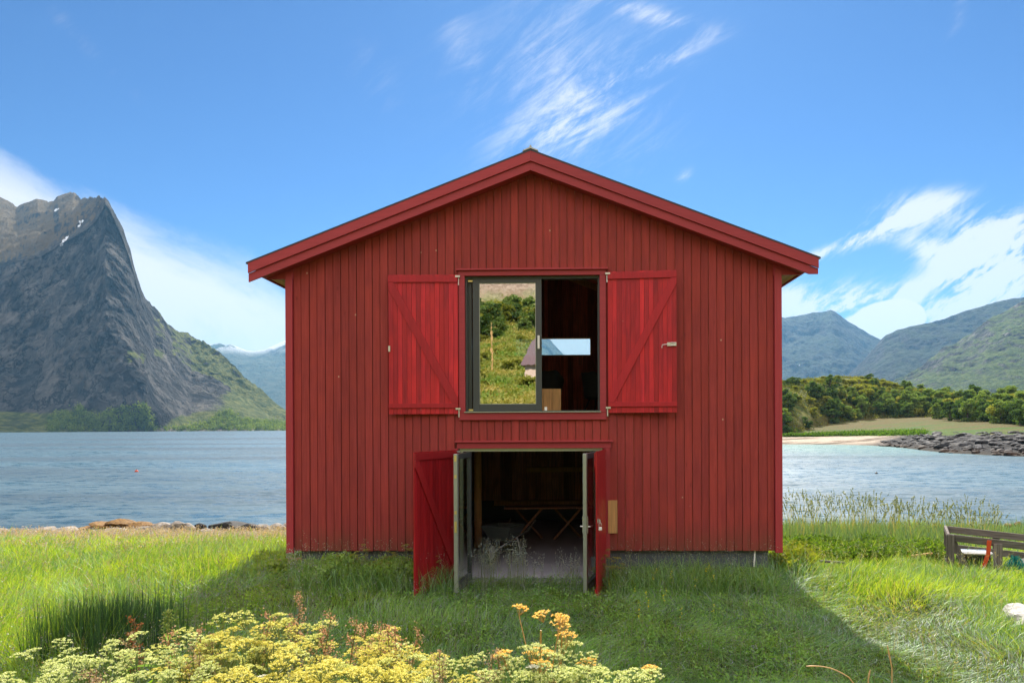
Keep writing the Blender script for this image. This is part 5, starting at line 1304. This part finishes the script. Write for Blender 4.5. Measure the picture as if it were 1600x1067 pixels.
# tall leafy weed with long curved leaves
wv = empty('leafy_weed'); tp = at(262, 955, 3.6); wv.location = (tp.x, tp.y, tp.z - 1.0); tag(wv, 'tall weed with long curved green leaves left of the yellow flowers', 'plant')
mb = MB(); mb.tube([(0, 0, -.2), (.01, 0, .5), (0, 0, 1.0)], [.009, .007, .003], 6); stm = mb.build('stem', M_stem, wv); set_col(stm, (.14, .20, .05))
def long_leaf(z, a, L, w, droop):
    n = 9; V = []
    for i in range(n):
        f = i / (n - 1); r_ = L * f; c = np.array([math.cos(a) * r_, math.sin(a) * r_, z + L * (.55 * f - droop * f * f)]); s_ = np.array([-math.sin(a), math.cos(a), 0]) * w * math.sin(math.pi * min(1, f * .94 + .05)) ** .7
        V += [tuple(c - s_), tuple(c + np.array([0, 0, -w * .25])), tuple(c + s_)]
    fs = []
    for i in range(n - 1):
        b = 3 * i; fs += [(b, b + 1, b + 4, b + 3), (b + 1, b + 2, b + 5, b + 4)]
    m_ = MB(); m_.add(V, fs); o = m_.build('leaf', M_foliage, wv, smooth=True); set_col(o, (.13 + .05 * random.random(), .28, .03))
for z, a, L, w, d in ((.70, 3.3, .24, .018, .55), (.72, .2, .22, .016, .5), (.78, -.9, .2, .015, .7), (.50, 3.7, .26, .02, .9), (.56, .5, .26, .02, 1.0), (.62, 2.6, .22, .018, .8), (.84, 2.2, .16, .012, .5), (.88, 5.2, .14, .012, .5), (.38, -.2, .3, .022, 1.1), (.40, 3.0, .3, .022, 1.0)):
    long_leaf(z, a, L, w, d)
C = np.stack([rng.normal(size=260) * .016, rng.normal(size=260) * .016, rng.uniform(.8, 1.02, 260)], -1); quads_obj('flower_spike', C, .014, hsv_mix((.10, .16, .03), (.26, .30, .10), rng.uniform(0, 1, 260)), M_flower, wv)
# buttercups in the shade, white yarrow
C = []
for i in range(16): px = random.uniform(980, 1120); Yb = random.uniform(8.2, 10.8); x = (px - CX) / F * Yb; C += [[x + random.gauss(0, .008), Yb + random.gauss(0, .008), gz(x, Yb) + random.uniform(.3, .42)] for _ in range(8)]
tag(quads_obj('buttercup_petals', np.array(C), .022, np.tile([.85, .7, .03], (len(C), 1)), M_flower, flat=.5), 'tiny yellow buttercups dotted in the shaded grass', 'flowers', kind='stuff')
for px, py, lab in ((397, 1055, 'white yarrow head low among the yellow umbel plants'), (826, 1048, 'white yarrow head below the golden umbel plant')):
    y_ = umbellifer('yarrow', px, 1.0, 2, .03, ((.7, .7, .66), (.9, .9, .88)), (.2, .22, .08), .05, leafy=False); tp = at(px, py, 2.95); y_.location = (tp.x, tp.y, tp.z - 1.0); tag(y_, lab, 'flower')
# single arching straw at lower right of the shadow
for k, (px0, py0, px1, py1, lab) in enumerate(((1325, 1066, 1258, 1042, 'arching pale grass straw at the bottom edge in the shadow'), (1385, 1010, 1392, 1045, 'dry upright stalk at the edge of the shadow'), (1355, 1062, 1358, 1048, 'short orange stalk at the bottom edge right of the arching straw'))):
    p0 = at(px0, py0, 4.6); p1 = at(px1, py1, 4.6); m_ = (p0 + p1) / 2 + Vector((0, 0, .05 if k == 0 else 0)); mb = MB()
    arc = [p1 + (p0 - p1) * f + Vector((0, 0, .045 * math.sin(math.pi * f * .8))) for f in (1, .85, .7, .55, .4, .25, .12, 0)]
    pts = [p0 - Vector((-.25, 0, .3))] + arc if k == 0 else [p0 - Vector((-.25, 0, .3)) if k == 0 else p0 - Vector((0, 0, .8)), p0, m_, p1] if k != 1 else [p1 - Vector((0, 0, .8)), p1, m_, p0]
    mb.tube([tuple(q - p0) for q in pts], [.004] * (len(pts) - 2) + [.006, .003], 5); o = mb.build('straw', M_stem, None); set_col(o, (.62, .42, .20)); o.location = p0; tag(o, lab, 'grass stalk')

# ---------------------------------------------------------------- weathered wooden frame at the right
M_grey = wood_mat('weathered_grey_timber', (.25, .235, .22), dark=.45, rough=.9, var=.2, axis='x', bump=.6, spec=.1, patch=.1)
M_greyz = wood_mat('weathered_grey_timber_upright', (.25, .235, .22), dark=.45, rough=.9, var=.2, axis='z', bump=.6, spec=.1, patch=.1)
M_orange = flat_mat('orange_red_strap', (.62, .07, .015), .6, 0, .15, 30, .2)
M_teal = flat_mat('teal_fishing_net', (.01, .22, .20), .7, 0, .35, 40, .2)
M_black = flat_mat('black_plastic', (.012, .012, .014), .35, 0, .2, 20, .3)
M_tarp = flat_mat('white_sack_cloth', (.42, .41, .385), .8, 0, .12, 5, .6)
cr = empty('timber_crate', at(1484, 905, 13.0), R(-27)); tag(cr, 'weathered grey timber frame lying in the grass by the right edge', 'crate')
O = Vector(cr.location)
s13 = 13.0 / F
# local: x along the frame, y into the picture, z up; the frame sinks to the right
def fr_bar(name, p, q, w, h, mat=M_grey, up=(0, 0, 1)): return MB().bar(p, q, w, h, up).build(name, mat, cr, bevel=.004)
Hh = 63 * s13 * 1.0
fr_bar('rail', (.0, 0, Hh), (2.3, .0, Hh - .16), .035, .13)
fr_bar('rail', (.0, .95, Hh + .03), (2.3, .95, Hh - .12), .035, .13)
fr_bar('rail', (.0, .95, Hh - .33), (2.3, .95, Hh - .46), .035, .13)
fr_bar('rail', (-.02, 0, .12), (2.3, .0, -.08), .035, .15)
fr_bar('rail', (-.02, .95, .12), (2.3, .95, -.08), .035, .12)
fr_bar('end_rail', (-.03, -.02, Hh + .02), (-.03, .97, Hh + .05), .045, .10)
fr_bar('end_rail', (-.03, -.02, .14), (-.03, .97, .16), .04, .12)
fr_bar('post', (-.0, -.045, -.12), (.0, -.045, Hh + .06), .13, .045, M_greyz, (0, 1, 0))
fr_bar('post', (.0, .995, -.12), (.0, .995, Hh + .06), .11, .045, M_greyz, (0, 1, 0))
fr_bar('post', (.76, -.045, -.16), (.76, -.045, Hh - .06), .14, .045, M_greyz, (0, 1, 0))
fr_bar('post', (.84, .995, -.16), (.84, .995, Hh - .04), .12, .045, M_greyz, (0, 1, 0))
fr_bar('brace', (.03, .03, Hh - .05), (.32, .03, .08), .03, .12, M_greyz, (1, 0, 0))
fr_bar('brace', (.05, .9, .12), (.6, .03, .02), .03, .09)
for i in range(4): fr_bar('floor_board', (-.0 , .12 + i * .22, .06), (2.3, .12 + i * .22, -.14), .14, .022)
def crp(x, y, z): return Matrix.Rotation(R(-27), 4, 'Z') @ Vector((x, y, z)) + O
mb = MB(); pts = [(.62, -.09, Hh + .0), (.60, -.10, Hh - .25), (.53, -.11, Hh - .50), (.44, -.13, .02), (.36, -.16, -.16)]
V = []; fs = []
for i, (x, y, z) in enumerate(pts): V += [(x - .035, y, z), (x + .035, y, z), (x + .035, y + .008, z), (x - .035, y + .008, z)]
for i in range(len(pts) - 1):
    for k in range(4): fs.append((4 * i + k, 4 * i + (k + 1) % 4, 4 * i + 4 + (k + 1) % 4, 4 * i + 4 + k))
mb.add([(x - .6, y, z - .6) for x, y, z in V], fs + [(3, 2, 1, 0)]); st_ = mb.build('strap', M_orange, None); st_.location = crp(.6, 0, .6); st_.rotation_euler = (0, 0, R(-27)); tag(st_, 'orange red strap hanging over the rail of the wooden frame', 'strap')
for nm, x0, n_, lab in (('fishing_net', 1.02, 46, 'teal fishing net bundle draped over the wooden frame, left bunch'), ('fishing_net', 1.42, 52, 'teal fishing net bundle hung on the wooden frame, right bunch')):
    mb = MB()
    for i in range(n_):
        a = random.uniform(-.14, .14); t0 = random.uniform(-.06, .06); z0 = Hh - .16 - random.uniform(0, .05); L = random.uniform(.22, .46)
        pts = [(a * .4 + random.gauss(0, .012), -.07 + t0 * .3, z0), (a * .7 + random.gauss(0, .03), -.10 + t0, z0 - L * .4), (a + random.gauss(0, .05), -.10 + t0, z0 - L * .8), (a * .6 + random.gauss(0, .06), -.08 + t0, z0 - L), (random.gauss(0, .06), -.06, z0 - L * .6)]
        mb.tube([(p[0], p[1], p[2] - Hh) for p in pts], .0065, 4, caps=False)
    o = mb.build(nm, M_teal, None); o.location = crp(x0, 0, Hh - .08 * x0); o.rotation_euler = (0, 0, R(-27)); tag(o, lab, 'net')
bx_ = empty('metal_box', crp(.42, .5, .10), R(-12)); tag(bx_, 'silvery metal box lying inside the wooden frame', 'box')
MB().box(-.26, .26, -.16, .16, .0, .30).build('box_body', M_black, bx_, bevel=.02); MB().box(-.28, .28, -.18, .18, .302, .37).build('lid', M_steel, bx_, bevel=.02); MB().tube([(-.24, -.19, .34), (.24, -.19, .34)], .014, 8).build('lid_rim', M_white, bx_)
def crumpled(name, mat, loc, sx_, sy_, sz_, seed, amp, label, cat, sub=5):
    me = rock_mesh(seed, name, mat, sub); co = np.zeros(len(me.vertices) * 3, np.float32); me.vertices.foreach_get('co', co); co = co.reshape(-1, 3)
    n1 = fbm(co[:, 0] * 1.6 + seed, co[:, 1] * 1.6 + co[:, 2] * 1.3, seed, 5, .6, ridged=True); co = co * (1 + amp * n1)[:, None]; me.vertices.foreach_set('co', co.ravel()); me.update()
    o = bpy.data.objects.new(name, me); COL.objects.link(o); o.location = loc; o.scale = (sx_, sy_, sz_); return tag(o, label, cat)
crumpled('black_bag', M_black, crp(1.72, .35, .30), .30, .3, .28, 301, .28, 'glossy black plastic bag in the wooden frame beside the teal net', 'bag')
crumpled('white_bag', M_tarp, crp(1.35, .55, .30), .15, .16, .09, 305, .3, 'small white bag behind the teal net in the wooden frame', 'bag')
crumpled('canvas_sack', M_tarp, (at(1618, 985, 9.0).x, 9.05, at(1618, 985, 9.0).z - .05), .46, .5, .37, 310, .14, 'big crumpled white sack lying in the grass at the right edge', 'sack')
crumpled('dark_bundle', M_black, crp(.05, -.35, -.14), .28, .16, .09, 320, .3, 'dark bundle on the ground before the wooden frame', 'bundle')
# pale driftwood in the weeds
for px, py, Y, L, a, lab in ((1436, 872, 13.5, .5, 12, 'pale plank end sticking out of the weeds left of the wooden frame'), (1300, 878, 12.2, .45, -8, 'dark driftwood stick in the weeds right of the boathouse'), (452, 872, 11.6, .5, 3, 'pale dry stick lying by the left corner of the boathouse')):
    b_ = MB().bar((-L / 2, 0, 0), (L / 2, 0, L * .3 * math.sin(R(a)) * 2), .05, .04).build('driftwood', M_raw if lab[0] == 'p' else M_grey, None); b_.location = at(px, py, Y); tag(b_, lab, 'plank')
# buoys
def buoy(px, py, mat, lab, r_=.17):
    Y = (CAMZ - WATER_Z) * F / (py - CY); o = empty('buoy', (at(px, py, Y).x, Y, WATER_Z)); tag(o, lab, 'buoy')
    MB().lathe([(0, -r_ * .7), (r_ * .7, -r_ * .6), (r_, 0), (r_ * .8, r_ * .6), (r_ * .3, r_ * .95), (0, r_)], 16).build('float', mat, o, smooth=True); MB().tube([(0, 0, r_ * .9), (0, 0, r_ * 1.4)], r_ * .2, 8).build('ring', M_black, o)
buoy(213, 734, M_orange, 'small red buoy floating on the fjord left of the boathouse'); buoy(1369, 742, M_black, 'tiny dark float on the bay right of the boathouse', .13)

# ---------------------------------------------------------------- what the upper pane mirrors: hillside, scrub, a small house and a pole
gn = Matrix.Rotation(HROT, 3, 'Z') @ Vector((0, 1, 0)); gp = Vector(house.location) + gn * (fy + .024)
def mirror(px, py, Y):
    p = at(px, py, Y); d = (p - gp).dot(gn); return p - gn * (2 * d)
def on_hill(px, Y): q = mirror(px, 600, Y); return Vector((q.x, q.y, gz(q.x, q.y)))
for i in range(60):
    px = random.uniform(735, 850); Yv = random.uniform(108, 140); q = on_hill(px, Yv)
    k = random.choice(('bush', 'birch', 'bush', 'dark')); put_tree(k, (q.x, q.y, q.z - .2), random.uniform(2.6, 5.0), 'bush in the scrub on the hillside behind the camera', 'scrub on the hillside behind the camera', 1.2)
n = 15000; Y = -rng.uniform(25, 105, n); X = rng.uniform(-14, 10, n) ; Zt = ground_z(X, Y); cl_ = fbm(X / 5, Y / 5, 77, 3)
C = np.repeat(np.stack([X, Y, Zt + .15], -1), 5, 0) + rng.normal(size=(n * 5, 3)) * np.array([.25, .25, .12]); tt = np.repeat(np.clip(.5 + cl_, 0, 1), 5)
tag(quads_obj('meadow_grass', C, .35, hsv_mix((.10, .19, .03), (.36, .28, .10), np.clip(tt + rng.uniform(-.25, .25, n * 5), 0, 1)), M_foliage), 'rough grass on the hillside mirrored in the upper window', 'grass', kind='stuff')
for i in range(26):
    q = on_hill(random.uniform(738, 850), random.uniform(60, 108)); put_tree('bush', (q.x, q.y, q.z - .2), random.uniform(.7, 1.8), 'bush in the scrub on the hillside behind the camera', 'scrub on the hillside behind the camera', 1.8)
hp = on_hill(856, 66); hz = hp.z
cb = empty('small_house', (hp.x, hp.y, mirror(840, 607, 66).z - .3), HROT * 2 + R(12)); tag(cb, 'small dark roofed house on the hillside mirrored in the upper window', 'house')
M_slate = flat_mat('plum_brown_roofing', (.16, .10, .12), .8, 0, .2, 6, .3); M_render = flat_mat('pinkish_render', (.62, .46, .40), .85, 0, .1, 5, .2)
MB().box(-1.7, 1.7, -2.2, 2.2, 0, 2.6).build('wall', M_render, cb)
mb = MB(); mb.add([(-2.1, -2.6, 2.4), (2.1, -2.6, 2.4), (2.1, 2.6, 2.4), (-2.1, 2.6, 2.4), (-.5, -1.4, 6.0), (.5, -1.4, 6.0), (.5, 1.4, 6.0), (-.5, 1.4, 6.0)], [(0, 3, 2, 1), (4, 5, 6, 7), (0, 1, 5, 4), (1, 2, 6, 5), (2, 3, 7, 6), (3, 0, 4, 7)]); mb.build('roof', M_slate, cb)
for xx in (-.9, .0, .9): MB().box(xx - .25, xx + .25, 2.0, 2.24, 2.55, 3.3).build('window', M_white, cb)
pp = on_hill(769, 70); po = MB().tube([(0, 0, -.3), (0, 0, 5.2)], .07, 8).build('utility_pole', M_raw, None); po.location = pp; tag(po, 'pale wooden pole on the hillside mirrored in the upper window', 'pole')
